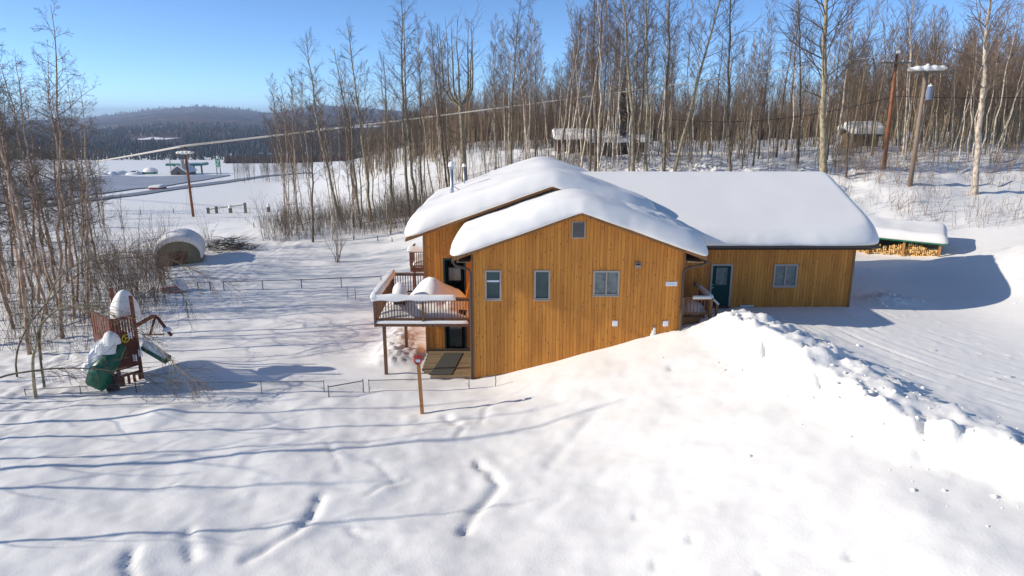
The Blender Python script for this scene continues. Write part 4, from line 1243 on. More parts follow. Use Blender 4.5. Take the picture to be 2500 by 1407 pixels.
# roofs: boards, fascia, soffit
def gable_roof(xr, half_l, half_r, y0, y1, zr, name):
    xl, xx = xr - half_l, xr + half_r; zl, zx = zr - SL * half_l, zr - SL * half_r
    r = MB().prism([(xl, zl), (xr, zr), (xx, zx), (xx, zx + .12), (xr, zr + .12), (xl, zl + .12)], 'y', y0 + .04, y1).build(name, M['trim'], house)
    f = MB()
    f.prism([(xl, zl - .05), (xr, zr - .05), (xr, zr + .07), (xl, zl + .07)], 'y', y0, y0 + .037)
    f.prism([(xr, zr - .05), (xx, zx - .05), (xx, zx + .07), (xr, zr + .07)], 'y', y0, y0 + .037)
    f.build('rake_board', M['trim'], r)
    f2 = MB().box(xl - .03, xl, y0, y1, zl - .05, zl + .06).build('eave_board', M['trim'], r)
    if half_r > 3: MB().box(xx, xx + .03, y0, y1, zx - .05, zx + .06).build('eave_board', M['trim'], r)
    return r
main_r = gable_roof(2.88, 5.3, 5.3, 28.15, 37.0, 5.08, 'main_roof')
wing_r = gable_roof(1.88, 6.94, 5.0, 32.05, 43.6, 5.76, 'wing_roof')
gr = MB().prism([(31.35, float(hz_gar(31.35)) + .02), (37.55, 5.31), (43.7, float(hz_gar(43.7)) + .02), (43.7, float(hz_gar(43.7)) + .15), (37.55, 5.45), (31.35, float(hz_gar(31.35)) + .15)], 'x', 3.0, 17.15).build('garage_roof', M['trim'], house)
MB().box(8.2, 17.18, 31.30, 31.347, float(hz_gar(31.35)) - .01, float(hz_gar(31.35)) + .10).build('eave_board', M['gutter'], gr)
MB().box(7.5, 16.9, 31.4, YG, 2.93, 2.96).build('soffit', M['trim'], gr)
MB().box(-2.35, -1.78, 28.2, YW, 3.02, 3.05).build('soffit', M['paving'], main_r)
MB().box(7.46, 8.1, 28.2, 31.3, 3.02, 3.05).build('soffit', M['paving'], main_r)

# snow on the roofs
sg_ = .16
def zp_main(x, y): return 5.17 - SL * np.abs(x - 2.88)
def zp_wing(x, y): return 5.85 - SL * np.abs(x - 1.88)
def zp_gar(x, y): return 5.42 - SL * np.abs(y - 37.55)
def zs_main(x, y): return 5.17 + .10 - SL * np.sqrt((x - 2.88) ** 2 + .45)
def zs_wing(x, y): return 5.85 + .16 - SL * np.sqrt((x - 1.88) ** 2 + .6)
def zs_gar(x, y): return 5.42 + .10 - SL * np.sqrt((y - 37.55) ** 2 + .07)
pillow('main_roof_snow', -2.44, 8.20, 28.15, 36.9, zp_main, .74, .30, house, N=110, seed=3, sag=.20, corner=14, amp=.03, zs=zs_main, shoulder=.36, tv=.12)
pillow('wing_roof_snow', -5.08, 7.0, 32.05, 43.6, zp_wing, .80, .30, house, N=110, seed=8, sag=.20, corner=12, amp=.03, zs=zs_wing, shoulder=.36, tv=.12)
pillow('garage_roof_snow', 3.2, 17.15, 31.32, 43.7, zp_gar, .66, .34, house, N=120, seed=5, sag=.18, corner=14, amp=.004, zs=zs_gar, shoulder=.36, tv=.03)
# the drift that lies over the main roof's right slope
pillow('roof_drift', 4.6, 8.2, 28.9, 33.5, lambda x, y: zs_main(x, y) + .30, .5, .2, house, N=50, seed=14, sag=0, corner=3, shoulder=1.0, amp=.10)

# windows
def window(parent, r, Y, n=1, depth=.05, pane='glass', fr='greyframe', name='window', bw=.055, mid=None):
    x0, x1, z0, z1 = r; f = MB()
    f.box(x0 - .02, x0 + bw, Y - .045, Y + .05, z0 - .02, z1 + .02); f.box(x1 - bw, x1 + .02, Y - .045, Y + .05, z0 - .02, z1 + .02)
    f.box(x0 + bw, x1 - bw, Y - .045, Y + .05, z0 - .02, z0 + bw); f.box(x0 + bw, x1 - bw, Y - .045, Y + .05, z1 - bw, z1 + .02)
    for i in range(1, n):
        xm = x0 + (x1 - x0) * i / n; f.box(xm - bw * .55, xm + bw * .55, Y - .04, Y + .05, z0 + bw, z1 - bw)
    w = f.build(name, M[fr], parent)
    for i in range(n):
        a = x0 + (x1 - x0) * i / n + bw; b_ = x0 + (x1 - x0) * (i + 1) / n - bw
        MB().box(a - .01, b_ + .01, Y + .022, Y + .03, z0 + bw - .01, z1 - bw + .01).build('pane', M[pane], w)
    MB().box(x0 - .04, x1 + .04, Y - .075, Y - .046, z0 - .05, z0 - .005).build('sill', M[fr], w)
    return w
window(house, W1, YM)['label'] = 'leftmost narrow window of the gable wall, with a pale bar across its glass'
w1 = MB().box(W1[0] + .07, W1[1] - .07, YM + .012, YM + .02, W1[2] + (W1[3] - W1[2]) * .60, W1[2] + (W1[3] - W1[2]) * .66).build('blind_rail', M['white'], house)
window(house, W2, YM)['label'] = 'middle narrow window of the gable wall'
window(house, W3, YM, 2, pane='glass_pale')['label'] = 'two-pane window on the right of the gable wall'
window(house, GW, YG, 2, pane='glass_pale')['label'] = 'two-pane window of the garage wall'
# gable vent with louvres
v0 = MB(); x0, x1, z0, z1 = VT
v0.box(x0, x0 + .04, YM - .03, YM + .04, z0, z1); v0.box(x1 - .04, x1, YM - .03, YM + .04, z0, z1)
v0.box(x0 + .04, x1 - .04, YM - .03, YM + .04, z0, z0 + .04); v0.box(x0 + .04, x1 - .04, YM - .03, YM + .04, z1 - .04, z1)
vent = v0.build('gable_vent', M['greyframe'], house)
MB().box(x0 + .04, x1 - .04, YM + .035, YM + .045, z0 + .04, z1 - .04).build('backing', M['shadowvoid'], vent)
nl = 10
for i in range(nl):
    z = z0 + .05 + (z1 - z0 - .1) * i / nl
    MB().hexa([(x0 + .04, YM - .025, z), (x1 - .04, YM - .025, z), (x1 - .04, YM - .015, z - .004), (x0 + .04, YM - .015, z - .004),
               (x0 + .04, YM + .015, z + .045), (x1 - .04, YM + .015, z + .045), (x1 - .04, YM + .025, z + .04), (x0 + .04, YM + .025, z + .04)]).build('slat', M['louver'], vent)

# doors
def door(parent, r, Y, mat, glass, gz0, gz1, name='door', frame='greyframe', knob=True, bw=.06):
    x0, x1, z0, z1 = r
    f = MB(); f.box(x0 - .03, x0 + bw, Y - .05, Y + .05, z0, z1 + .03); f.box(x1 - bw, x1 + .03, Y - .05, Y + .05, z0, z1 + .03)
    f.box(x0 + bw, x1 - bw, Y - .05, Y + .05, z1 - bw, z1 + .03)
    d = MB().box(x0 + bw, x1 - bw, Y, Y + .045, z0 + .02, z1 - bw).build(name, M[mat], parent)
    f.build('door_frame', M[frame], d)
    w = (x1 - x0); a, b_ = x0 + w * .24, x1 - w * .22
    g0 = z0 + (z1 - z0) * gz0; g1 = z0 + (z1 - z0) * gz1
    MB().box(a, b_, Y - .012, Y - .001, g0, g1).build('door_glass', M[glass], d)
    t = MB(); t.box(a - .03, a, Y - .02, Y - .001, g0 - .03, g1 + .03); t.box(b_, b_ + .03, Y - .02, Y - .001, g0 - .03, g1 + .03)
    t.box(a, b_, Y - .02, Y - .001, g1, g1 + .03); t.box(a, b_, Y - .02, Y - .001, g0 - .03, g0)
    t.build('glass_trim', M[mat], d)
    if knob:
        zc = z0 + (z1 - z0) * .46
        MB().tube([(x0 + bw + .06, Y - .07, zc), (x0 + bw + .06, Y, zc)], .035, 8).build('handle', M['pipe'], d)
        MB().tube([(x0 + bw + .06, Y - .03, zc + .14), (x0 + bw + .06, Y, zc + .14)], .03, 8).build('deadbolt', M['pipe'], d)
    return d
d = door(house, GD, YG, 'green_door', 'glass_pale', .52, .93); d['label'] = 'dark green entrance door of the garage wall with a glass upper half'
MB().box(GD[0] - .05, GD[1] + .05, YG - .12, YG - .052, -.03, .03).build('threshold', M['gutter'], house)
d = door(house, UD, YW, 'door_dark', 'glass_pale', .3, .70, knob=False, frame='door_dark'); d['label'] = 'dark green door behind the snowy balcony'
d = door(house, (LD[0], LD[1], -2.35, LD[3]), YW, 'door_dark', 'glass_dark', .12, .93, knob=False, frame='door_dark'); d['label'] = 'lower dark green door under the balcony'

# small fittings on the gable wall
def fit(name, u0, u1, v0_, v1_, Y, dep, mat, parent=house):
    a, b_, c, d_ = rect(u0, u1, v0_, v1_, Y)
    return MB().box(a, b_, Y - dep, Y - .008, c, d_).build(name, M[mat], parent), (a, b_, c, d_)
hv, r_ = fit('exhaust_hood', 1550, 1564, 641, 653, YM, .09, 'louver')
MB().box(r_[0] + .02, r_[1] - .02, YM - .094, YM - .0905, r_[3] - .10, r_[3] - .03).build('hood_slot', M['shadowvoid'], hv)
for u in (1495, 1618):
    h_, r_ = fit('vent_cover', u, u + 12.5, 783, 796, YM, .07, 'white')
    MB().prism([(YM - .13, r_[2] + .03), (YM - .071, r_[2] + .03), (YM - .071, r_[3] - .02)], 'x', r_[0] + .02, r_[1] - .02).build('hood', M['white'], h_)
plate, r_ = fit('number_plate', 1625, 1653, 688, 698.5, YM, .03, 'white')
plate['label'] = 'white house number plate with four faint raised digits'
M['faint'] = simple('faint_print', (.50, .52, .54), .5)
dg = MB(); x0, x1, z0, z1 = r_; w = (x1 - x0) / 5.0; y_ = YM - .034
def seg(xa, xb, za, zb): dg.box(xa, xb, y_, YM - .0301, za, zb)
for i, ch in enumerate('1331'):
    xa = x0 + w * (.55 + i * 1.05); xb = xa + w * .62; zl, zh = z0 + .04, z1 - .04; zm = (zl + zh) / 2; q = .018
    if ch == '1': seg((xa + xb) / 2 - q / 2, (xa + xb) / 2 + q / 2, zl, zh)
    else:
        seg(xb - q, xb, zl, zh); seg(xa, xb - q, zh - q, zh); seg(xa, xb - q, zl, zl + q); seg(xa + .02, xb - q, zm - q / 2, zm + q / 2)
dg.build('digits', M['faint'], plate)
fc = wx(1598, 795, YM)
MB().tube([(fc, YM - .09, wz(797, YM)), (fc, YM, wz(796, YM))], .03, 8).build('faucet', M['steel'], house)
# frost streak below the tap: a thin sheet of ice
lf = []
V = []; zt_, zb_ = wz(800, YM), wz(822, YM)
for i in range(9):
    t = i / 8; ww = .03 + .10 * t ** .7
    for j in range(5):
        s = j / 4 * 2 - 1; V.append((fc - .06 * t + s * ww * (1 + .3 * math.sin(i * 2.3 + j)), YM - .012 - .03 * (1 - s * s) * (.3 + t), zt_ + (zb_ - zt_) * t))
Fq = [(i * 5 + j, i * 5 + j + 1, (i + 1) * 5 + j + 1, (i + 1) * 5 + j) for i in range(8) for j in range(4)]
np_mesh('ice_streak', np.array(V), np.array(Fq), M['snow'], house)
h_, r_ = fit('wall_lamp', 1696, 1703, 688, 700, YG, .10, 'steel')

# gutters and downspouts
def pipe(name, pts, r=.045, mat='gutter', parent=house, k=8):
    return MB().tube(pts, r, k).build(name, M[mat], parent, True)
MB().box(-2.56, -2.455, 28.15, 32.0, 3.0, 3.10).build('gutter', M['gutter'], house)
MB().box(8.21, 8.31, 28.15, 31.2, 3.0, 3.10).build('gutter', M['gutter'], house)
pipe('downspout', [(-2.48, 28.3, 3.02), (-2.42, 28.35, 2.86), (-2.0, 28.55, 2.70), (-1.84, 28.58, 2.62), (-1.79, 28.60, 2.45), (-1.79, 28.60, 1), (-1.79, 28.60, -1.2), (-1.79, 28.60, -2.6)], .052)
pipe('downspout', [(8.24, 28.3, 3.02), (8.1, 28.35, 2.90), (7.66, 28.5, 2.76), (7.44, 28.55, 2.66), (7.37, 28.58, 2.45), (7.37, 28.58, 1), (7.37, 28.58, .3), (7.37, 28.58, -.3)], .052)
# chimney pipe
cx_, cy_ = -3.35, 37.5
zc = at(1103, 476, cy_).z; zt_ = at(1103, 402, cy_).z
cx_ = at(1103, 440, cy_).x
ch = pipe('chimney_pipe', [(cx_, cy_, 3.6), (cx_, cy_, zt_ - .25)], .10, 'pipe')
ch['label'] = 'slim steel chimney pipe with snow-capped cowl'
MB().tube([(cx_, cy_, zt_ - .25), (cx_, cy_, zt_ - .05)], [.16, .16], 10).build('cowl', M['pipe'], ch)
lf = []; snow_lump(lf, cx_, cy_, zt_ - .06, .19, .19, .28, 2, 7); V, Fq = join_arrays(lf); np_mesh('snow_cap', V, Fq, M['snow'], ch)
MB().bar((cx_, cy_, zt_ - 1.1), (cx_ + 0.9, cy_ + .5, float(hz_wing(cx_ + .9)) + .5), .03).build('stay', M['steel'], ch)
# second small capped pipe behind
c2 = at(1133, 405, 41.5)
ch2 = pipe('vent_pipe', [(c2.x, 41.5, 4), (c2.x, 41.5, c2.z)], .06, 'pipe')
lf = []; snow_lump(lf, c2.x, 41.5, c2.z - .02, .12, .12, .2, 5, 6); V, Fq = join_arrays(lf); np_mesh('snow_cap', V, Fq, M['snow'], ch2)
# step light strip under garage wall
MB().box(11.1, 11.75, YG - .06, YG - .012, .03, .10).build('base_vent', M['white'], house)

# ------------------------------------------------------------------ balconies
def railing(parent, a, b_, ztop, zbot, name='railing', step=.125, cap=.09, posts=True):
    a = Vector(a); b_ = Vector(b_); L = (b_ - a).length; d = (b_ - a).normalized()
    top = MB().bar((a.x, a.y, ztop), (b_.x, b_.y, ztop), .12, .04).build(name, M['deck'], parent)
    MB().bar((a.x, a.y, ztop - .09), (b_.x, b_.y, ztop - .09), .04, .09).build('upper_rail', M['deck'], top)
    MB().bar((a.x, a.y, zbot + .08), (b_.x, b_.y, zbot + .08), .04, .09).build('lower_rail', M['deck'], top)
    n = int(L / step); me = None
    for i in range(1, n):
        p = a + d * L * i / n
        if me is None: me = MB().box(-.019, .019, -.019, .019, zbot + .06, ztop - .06).build('baluster', M['deck'], mesh_only=True)
        link('baluster', me, top, (p.x - d.y * .035, p.y - .035 * abs(d.x), 0))
    return top
bal = thing('balcony', 'brown wooden balcony on posts at the left of the house, rails heaped with snow', 'balcony')
BX0, BX1, BY0, BY1 = -6.15, -1.80, 29.35, 34.3
for i in range(28):
    x = BX0 + .02 + i * (BX1 - BX0) / 28
    MB().box(x, x + .14, BY0, YW - .06 if x > -4.35 else BY1, .06, .10).build('deck_board', M['deck'], bal)
MB().box(BX0, BX1, BY0 - .04, BY0 - .002, -.16, .07).build('front_beam', M['deck'], bal)
MB().box(BX0 - .04, BX0 - .002, BY0 - .04, BY1, -.16, .07).build('side_beam', M['deck'], bal)
MB().box(BX0, -4.3, BY1 + .002, BY1 + .04, -.16, .07).build('back_beam', M['deck'], bal)
MB().box(BX0, BX1, 29.9, 30.04, -.16, .055).build('joist_beam', M['deck'], bal)
for x, y, zb_, zt_ in [(BX0 + .32, 29.75, -3.0, -.16), (-5.32, 32.7, -3.0, -.16)]:
    MB().box(x - .07, x + .07, y - .07, y + .07, zb_, zt_).build('post', M['deck'], bal)
for x, y in [(BX0 + .02, BY0), (-3.98, BY0), (BX1 - .05, BY0), (BX0 + .02, BY1), (-4.38, BY1), (BX0 + .02, 31.8)]:
    MB().box(x - .05, x + .05, y - .09, y, -.16, 1.14).build('rail_post', M['deck'], bal)
railing(bal, (BX0, BY0, 0), (BX1, BY0, 0), 1.16, .10, 'front_railing')
railing(bal, (BX0, BY0, 0), (BX0, BY1, 0), 1.16, .10, 'side_railing')
railing(bal, (BX0, BY1, 0), (-4.32, BY1, 0), 1.16, .10, 'back_railing')
# snow lying on rails and deck
V, Fq = pillow_arrays(BX0 - .05, -2.55, BY0 - .09, BY0 + .08, flat(1.18), .13, .07, N=40, shoulder=.03, amp=.0, seed=4, sag=.16, corner=6, freq=1.2)
V[:, 2] += np.where(V[:, 2] > 1.19, .07, -.10) * np.clip(perlin(V[:, 0] * 1.4, V[:, 0] * 0 + 3.3) + .25, -.2, 1) * sst(-3.0, -4.6, V[:, 0])
np_mesh('rail_snow', V, Fq, M['snow'], bal)
V, Fq = pillow_arrays(BX0 - .12, BX0 + .14, BY0 - .05, BY1, flat(1.18), .20, .09, N=40, shoulder=.05, amp=0, seed=6, sag=.1, corner=6, freq=1)
np_mesh('rail_snow', V, Fq, M['snow'], bal)
nx, ny = 60, 50
X, Y = np.meshgrid(np.linspace(BX0 + .08, BX1 - .1, nx), np.linspace(BY0 + .10, YW - .1, ny), indexing='ij')
Z = .10 + .42 * sst(BX1, BX1 - 1.2, X) * (1 + .3 * fbm(X * .8, Y * .8, 2)) + .02
Z += 1.15 * np.exp(-(((X + 3.85) / .85) ** 2 + ((Y - 31.2) / .7) ** 2)) + .45 * np.exp(-(((X + 2.6) / .8) ** 2 + ((Y - 31.6) / .7) ** 2)) + .5 * np.exp(-(((X + 5.35) / .35) ** 2 + ((Y - 30.6) / .35) ** 2) ** 2)
Z += .10 * fbm(X * 1.5, Y * 1.5, 3)
Z = np.minimum(Z, 1.75) * 1.0
edge = np.minimum.reduce([sst(0, .25, X - BX0 - .08), sst(0, .25, BX1 - .1 - X), sst(0, .3, Y - BY0 - .1), sst(0, .2, YW - .1 - Y)])
Z = .101 + (Z - .10) * edge
ii = np.arange(nx * ny).reshape(nx, ny)
Fq = np.stack([ii[:-1, :-1], ii[1:, :-1], ii[1:, 1:], ii[:-1, 1:]], -1).reshape(-1, 4)
o = np_mesh('deck_snow', np.stack([X, Y, Z], -1).reshape(-1, 3), Fq, M['snow'], bal)
# fringe of snow on the beam
V, Fq = pillow_arrays(BX0 + .1, BX1 - .2, BY0 - .07, BY0 + .05, flat(.070), .05, .05, N=50, shoulder=.01, amp=0, seed=9, sag=.10, corner=6, freq=1.1)
np_mesh('beam_snow', V, Fq, M['snow'], bal)
# shovel leaning by the door
sh = thing('snow_shovel', 'orange handled snow shovel leaning in the balcony corner by the wall', 'shovel', (-2.25, 29.75, .12))
MB().tube([(0, 0, .1), (.32, .15, 1.62)], .022, 6).build('handle', M['orange'], sh)
MB().hexa([(-.2, -.02, 0), (.14, .02, 0), (.14, .05, .0), (-.2, .0, .0), (-.16, .05, .38), (.22, .09, .34), (.22, .11, .34), (-.16, .08, .38)]).build('blade', M['black'], sh)
gl = thing('covered_grill', 'snow covered black grill at the left end of the balcony', 'grill', (-5.15, 30.4, .1))
MB().box(-.28, .28, -.25, .25, .55, .95).build('body', M['black'], gl)
for x in (-.22, .22): MB().box(x - .03, x + .03, -.2, .2, 0, .55).build('leg', M['black'], gl)
lf = []; snow_lump(lf, 0, 0, .93, .36, .34, .62, 6, 9); V, Fq = join_arrays(lf); np_mesh('snow_cap', V, Fq, M['snow'], gl)

# rear balcony
b2 = thing('rear_balcony', 'small wooden balcony further back on the left side of the house', 'balcony')
MB().box(-6.15, -4.3, 40.4, 42.6, .0, .10).build('deck_board', M['deck'], b2)
MB().box(-6.15, -4.3, 40.36, 40.398, -.16, .12).build('front_beam', M['deck'], b2)
MB().box(-6.0, -5.86, 40.45, 40.6, -3.0, -.01).build('post', M['deck'], b2)
for x in (-6.1, -4.4): MB().box(x - .05, x + .05, 40.3, 40.4, -.1, 1.16).build('rail_post', M['deck'], b2)
railing(b2, (-6.15, 40.38, 0), (-4.3, 40.38, 0), 1.16, .12, 'front_railing')
railing(b2, (-6.15, 40.38, 0), (-6.15, 42.6, 0), 1.16, .12, 'side_railing')
V, Fq = pillow_arrays(-6.1, -4.3, 40.45, 42.5, flat(.10), .45, .02, N=30, shoulder=.2, seed=5); np_mesh('deck_snow', V, Fq, M['snow'], b2)
V, Fq = pillow_arrays(-6.25, -4.3, 40.3, 40.5, flat(1.18), .22, .08, N=20, shoulder=.04, seed=2, sag=.2, corner=5); np_mesh('rail_snow', V, Fq, M['snow'], b2)

# ------------------------------------------------------------------ entry porch
po = thing('entry_porch', 'small brown wooden porch with railing between gable wall and green door', 'porch')
PX0, PX1, PY0, PY1 = 7.5, 8.86, 29.3, 31.1
for i in range(9):
    y = PY0 + i * .2; MB().box(PX0, PX1, y, y + .19, .27, .31).build('deck_board', M['deck'], po)
MB().box(PX0 - .02, PX1, PY0 - .04, PY0 - .002, -.3, .26).build('front_beam', M['trim'], po)
MB().box(PX1 + .002, PX1 + .04, PY0, PY1, -.3, .26).build('side_beam', M['trim'], po)
for x, y in [(PX1 - .02, PY0), (PX0 + .06, PY0), (PX1 - .02, PY1)]:
    MB().box(x - .07, x + .07, y - .1, y + .02, -.3, 1.2).build('rail_post', M['trim'], po)
railing(po, (PX0, PY0 - .02, 0), (PX1, PY0 - .02, 0), 1.22, .38, 'front_railing', .15)
railing(po, (PX1, PY0, 0), (PX1, PY1, 0), 1.22, .38, 'side_railing', .15)
V, Fq = pillow_arrays(PX1 - .12, PX1 + .1, PY0 - .05, PY1 + .1, flat(1.24), .07, .03, N=16, shoulder=.03, seed=2); np_mesh('rail_snow', V, Fq, M['snow'], po)
V, Fq = pillow_arrays(PX0 + .5, PX1, PY0 - .1, PY0 + .06, flat(1.24), .05, .02, N=16, shoulder=.03, seed=3); np_mesh('rail_snow', V, Fq, M['snow'], po)
MB().bar((PX1 + .1, PY0 + .35, 1.1), (PX1 + .42, PY0 + .2, .82), .05, .08).build('stair_rail', M['white'], po)
MB().box(PX1 + .3, PX1 + .4, PY0 + .2, PY0 + .32, -.2, .85).build('stair_post', M['trim'], po)
lf = []; snow_lump(lf, 8.25, 30.2, .3, .55, .6, .55, 3, 10); snow_lump(lf, 8.9, 29.5, .0, .45, .5, .4, 5, 10); V, Fq = join_arrays(lf); np_mesh('deck_snow', V, Fq, M['snow'], po)

# ------------------------------------------------------------------ lower walk and mat
wk = thing('boardwalk', 'tan boarded walk in front of the lower door', 'walkway', (0, 0, 0))
for i in range(16):
    y = 29.0 + i * .225
    MB().box(-4.2 + (.5 if i < 3 else 0) + .1 * (i % 2), -1.82, y, y + .215, -2.52, -2.42 + .004 * (i % 3)).build('board', M['paving'], wk)
V = [at(1068, 912, 29.4)]; z_ = -2.405
m_ = MB().hexa([(-3.75, 29.15, z_), (-2.75, 29.15, z_), (-2.45, 32.1, z_), (-3.35, 32.1, z_), (-3.75, 29.15, z_ + .02), (-2.75, 29.15, z_ + .02), (-2.45, 32.1, z_ + .02), (-3.35, 32.1, z_ + .02)]).build('rubber_mat', M['mat'])
tag(m_, 'long dark rubber mat on the boarded walk', 'mat')
MB().box(-4.3, -1.75, 32.42, 32.56, -2.42, -2.33).build('door_sill', M['gutter'], wk)

# ------------------------------------------------------------------ marker post with red birdhouse
pb = on(1032, 1012); pt = at(1021, 880, pb.y)
mp_ = thing('wooden_post', 'square orange-brown wooden post standing in the snow before the fence', 'post', pb)
MB().bar((0, 0, -.4), (pt.x - pb.x, 0, pt.z - pb.z), .13, .13, (0, 1, 0)).build('shaft', M['post'], mp_)
bh = thing('red_feeder', 'small red and white ring shaped feeder on top of the wooden post', 'feeder', (pt.x, pt.y, pt.z))
ringp = [(math.cos(t) * .13, -.09, .02 + math.sin(t) * .15) for t in np.linspace(0, 6.283, 13)]
MB().tube(ringp, .035, 6, cap=False).build('ring', M['red'], bh)
MB().box(-.09, .09, -.10, -.06, -.05, .07).build('panel', M['white'], bh)
MB().box(-.16, .16, -.12, .06, .16, .20).build('roof', M['red'], bh)
MB().bar((.02, -.02, .18), (-.02, -.02, .36), .02).build('spike', M['red'], bh)

# ------------------------------------------------------------------ chain link fences
def chain_fence(label, pts, hgt, post_gap=2.4, mesh=True, r=.017):
    """pts: world x,y,top z"""
    root = thing('chain_link_fence', label, 'fence')
    cm = MB()
    for (a, b_) in zip(pts[:-1], pts[1:]):
        A_ = Vector(a); B_ = Vector(b_); L = (B_ - A_).length
        MB().tube([A_, B_], r, 6).build('top_rail', M['steel'], root)
        n = max(1, round(L / post_gap))
        for i in range(n + 1):
            p = A_.lerp(B_, i / n)
            MB().tube([(p.x, p.y, p.z - hgt - .5), (p.x, p.y, p.z + .05)], r * 1.15, 6).build('post', M['steel'], root)
        if mesh:
            k = int(L / .11)
            for i in range(k):
                for s in (-1, 1):
                    p = A_.lerp(B_, i / k); q = A_.lerp(B_, min(1, max(0, (i + s * hgt / .11) / k)))
                    cm.tube([(p.x, p.y, p.z - .01), (q.x, q.y, q.z - hgt)], .0035, 3, cap=False)
    if mesh:
        o = cm.build('chain_link_mesh', M['steel'], root); o['kind'] = 'stuff'
    return root
YF = 27.5
zF = at(500, 935, YF).z
chain_fence('half buried chain link fence from the left wood to the gate', [tuple(at(60, 952, YF)), tuple(at(330, 936, YF)), tuple(at(790, 931, YF))], .42)
chain_fence('half buried chain link fence from the gate to the gable wall corner', [tuple(at(900, 929, YF)), tuple(at(1145, 923, YF + .2))], .42, 5)
gt = thing('fence_gate', 'chain link gate half buried and standing ajar between two fence runs', 'gate')
g0, g1 = at(801, 945, YF - .55), at(886, 930, YF)
MB().tube([g0, g1], .022, 6).build('top_rail', M['steel'], gt)
for p in (g0, g1): MB().tube([(p.x, p.y, p.z - .9), (p.x, p.y, p.z + .08)], .024, 6).build('upright', M['steel'], gt)
cm = MB()
for i in range(14):
    p = g0.lerp(g1, i / 14); q = g0.lerp(g1, min(1, (i + 4) / 14)); cm.tube([p, (q.x, q.y, q.z - .5)], .0035, 3, cap=False)
    q = g0.lerp(g1, max(0, (i - 4) / 14)); cm.tube([p, (q.x, q.y, q.z - .5)], .0035, 3, cap=False)
o = cm.build('chain_link_mesh', M['steel'], gt); o['kind'] = 'stuff'
YB = 46.5
chain_fence('low chain link fence across the snow behind the yard', [tuple(at(545, 689, YB)), tuple(at(735, 683, YB)), tuple(at(930, 676, YB))], .3, 3.2, False, .03)
chain_fence('short piece of chain link fence left of the back gate', [tuple(at(482, 690, YB)), tuple(at(512, 689, YB))], .3, 3, False, .03)
chain_fence('slanting fence rail at the foot of the left wood', [tuple(at(374, 703, 43.5)), tuple(at(330, 735, 40)), tuple(at(150, 800, 36))], .35, 4, False, .028)

# ------------------------------------------------------------------ round roofed garden shed
p = on(440, 650); p = Vector((p.x, p.y, gz(p.x, p.y)))
gs = thing('garden_shed', 'small round-roofed garden shed with a thick cap of snow', 'shed', p, rz=R(20))
gs.scale = (1, 1, .9)
hw, ht = 1.55, 1.75
arc = [(hw * math.cos(t), .9 + (ht - .9 + .45) * math.sin(t)) for t in np.linspace(0, math.pi, 13)]
MB().prism([(hw + .2, -.6)] + arc + [(-hw - .2, -.6)], 'y', 0, .08).build('front_panel', M['canvas'], gs)
MB().prism([(hw + .2, -.6)] + arc + [(-hw - .2, -.6)], 'y', 3.4, 3.48).build('back_panel', M['canvas'], gs)
for s in (-1, 1):
    MB().hexa([(s * (hw + .2), .08, -.6), (s * (hw + .14), .08, -.6), (s * (hw + .14), 3.4, -.6), (s * (hw + .2), 3.4, -.6), (s * hw, .08, .95), (s * (hw - .06), .08, .95), (s * (hw - .06), 3.4, .95), (s * hw, 3.4, .95)]).build('side_wall', M['trim'], gs)
dr = MB().box(-.75, .62, -.05, -.002, -.3, 1.25).build('door', M['greywood'], gs)
for i in range(4): MB().box(-.72 + i * .34, -.42 + i * .34, -.08, -.052, -.3, 1.2).build('board', M['deck'], dr)
for i in range(9):
    MB().box(-1.6 + i * .36, -1.27 + i * .36, -.03, -.003, -.5, -.02 + .1 * (i % 2)).build('skirt_board', M['deck'], gs)
V = []; A_ = np.linspace(-.12, math.pi + .12, 20)
th_ = np.concatenate([np.full(1, 0), np.linspace(.0, 1, 3)])
Ys_ = [-.30, -.45, -.42, .1, 1.2, 2.4, 3.4, 3.7]; tk_ = [0.02, .34, .60, .74, .78, .74, .6, .05]
for y_, t_ in zip(Ys_, tk_):
    for a in A_:
        w_s = max(0, math.sin(a)); rr = 1 + .0
        th2 = t_ * (.45 + .55 * w_s ** .7) * (1 + .12 * math.sin(y_ * 2 + a * 3))
        V.append(((hw + .06 + th2 * .55) * math.cos(a), y_, .9 + (ht - .45 + th2 * 1.0) * math.sin(a) - (.1 if a < 0 or a > math.pi else 0)))
n_ = len(A_)
Fq = [(i * n_ + j, i * n_ + j + 1, (i + 1) * n_ + j + 1, (i + 1) * n_ + j) for i in range(len(Ys_) - 1) for j in range(n_ - 1)]
np_mesh('snow_cap', np.array(V), np.array(Fq), M['snow_soft'], gs)

# brush pile beside it
p = on(560, 612); rb = random.Random(12); mb = MB()
bp_ = thing('brush_pile', 'heap of cut branches dusted with snow right of the round-roofed shed', 'brush pile', (p.x, p.y, gz(p.x, p.y)))
for k in range(260):
    a = rb.uniform(-.5, .5) + (math.pi if rb.random() < .5 else 0); x = rb.gauss(0, 1.1); y = rb.gauss(0, .6); z = max(.0, 1.25 - abs(x) * .5) * rb.random()
    grow(mb, rb, Vector((x, y, z)), Vector((math.cos(a), math.sin(a) * .6, rb.uniform(-.1, .35))), rb.uniform(.6, 1.5), .022, 1, 3, 3, -.03, 3, .5)
mb.build('branches', M['twig'], bp_)
lf = []
for k in range(26):
    x = rb.gauss(0, .9); y = rb.gauss(-.05, .4); snow_lump(lf, x, y, max(.05, 1.1 - abs(x) * .45) * rb.uniform(.5, 1), rb.uniform(.12, .34), rb.uniform(.1, .25), rb.uniform(.08, .2), k, 6)
V, Fq = join_arrays(lf); np_mesh('snow_patches', V, Fq, M['snow'], bp_)

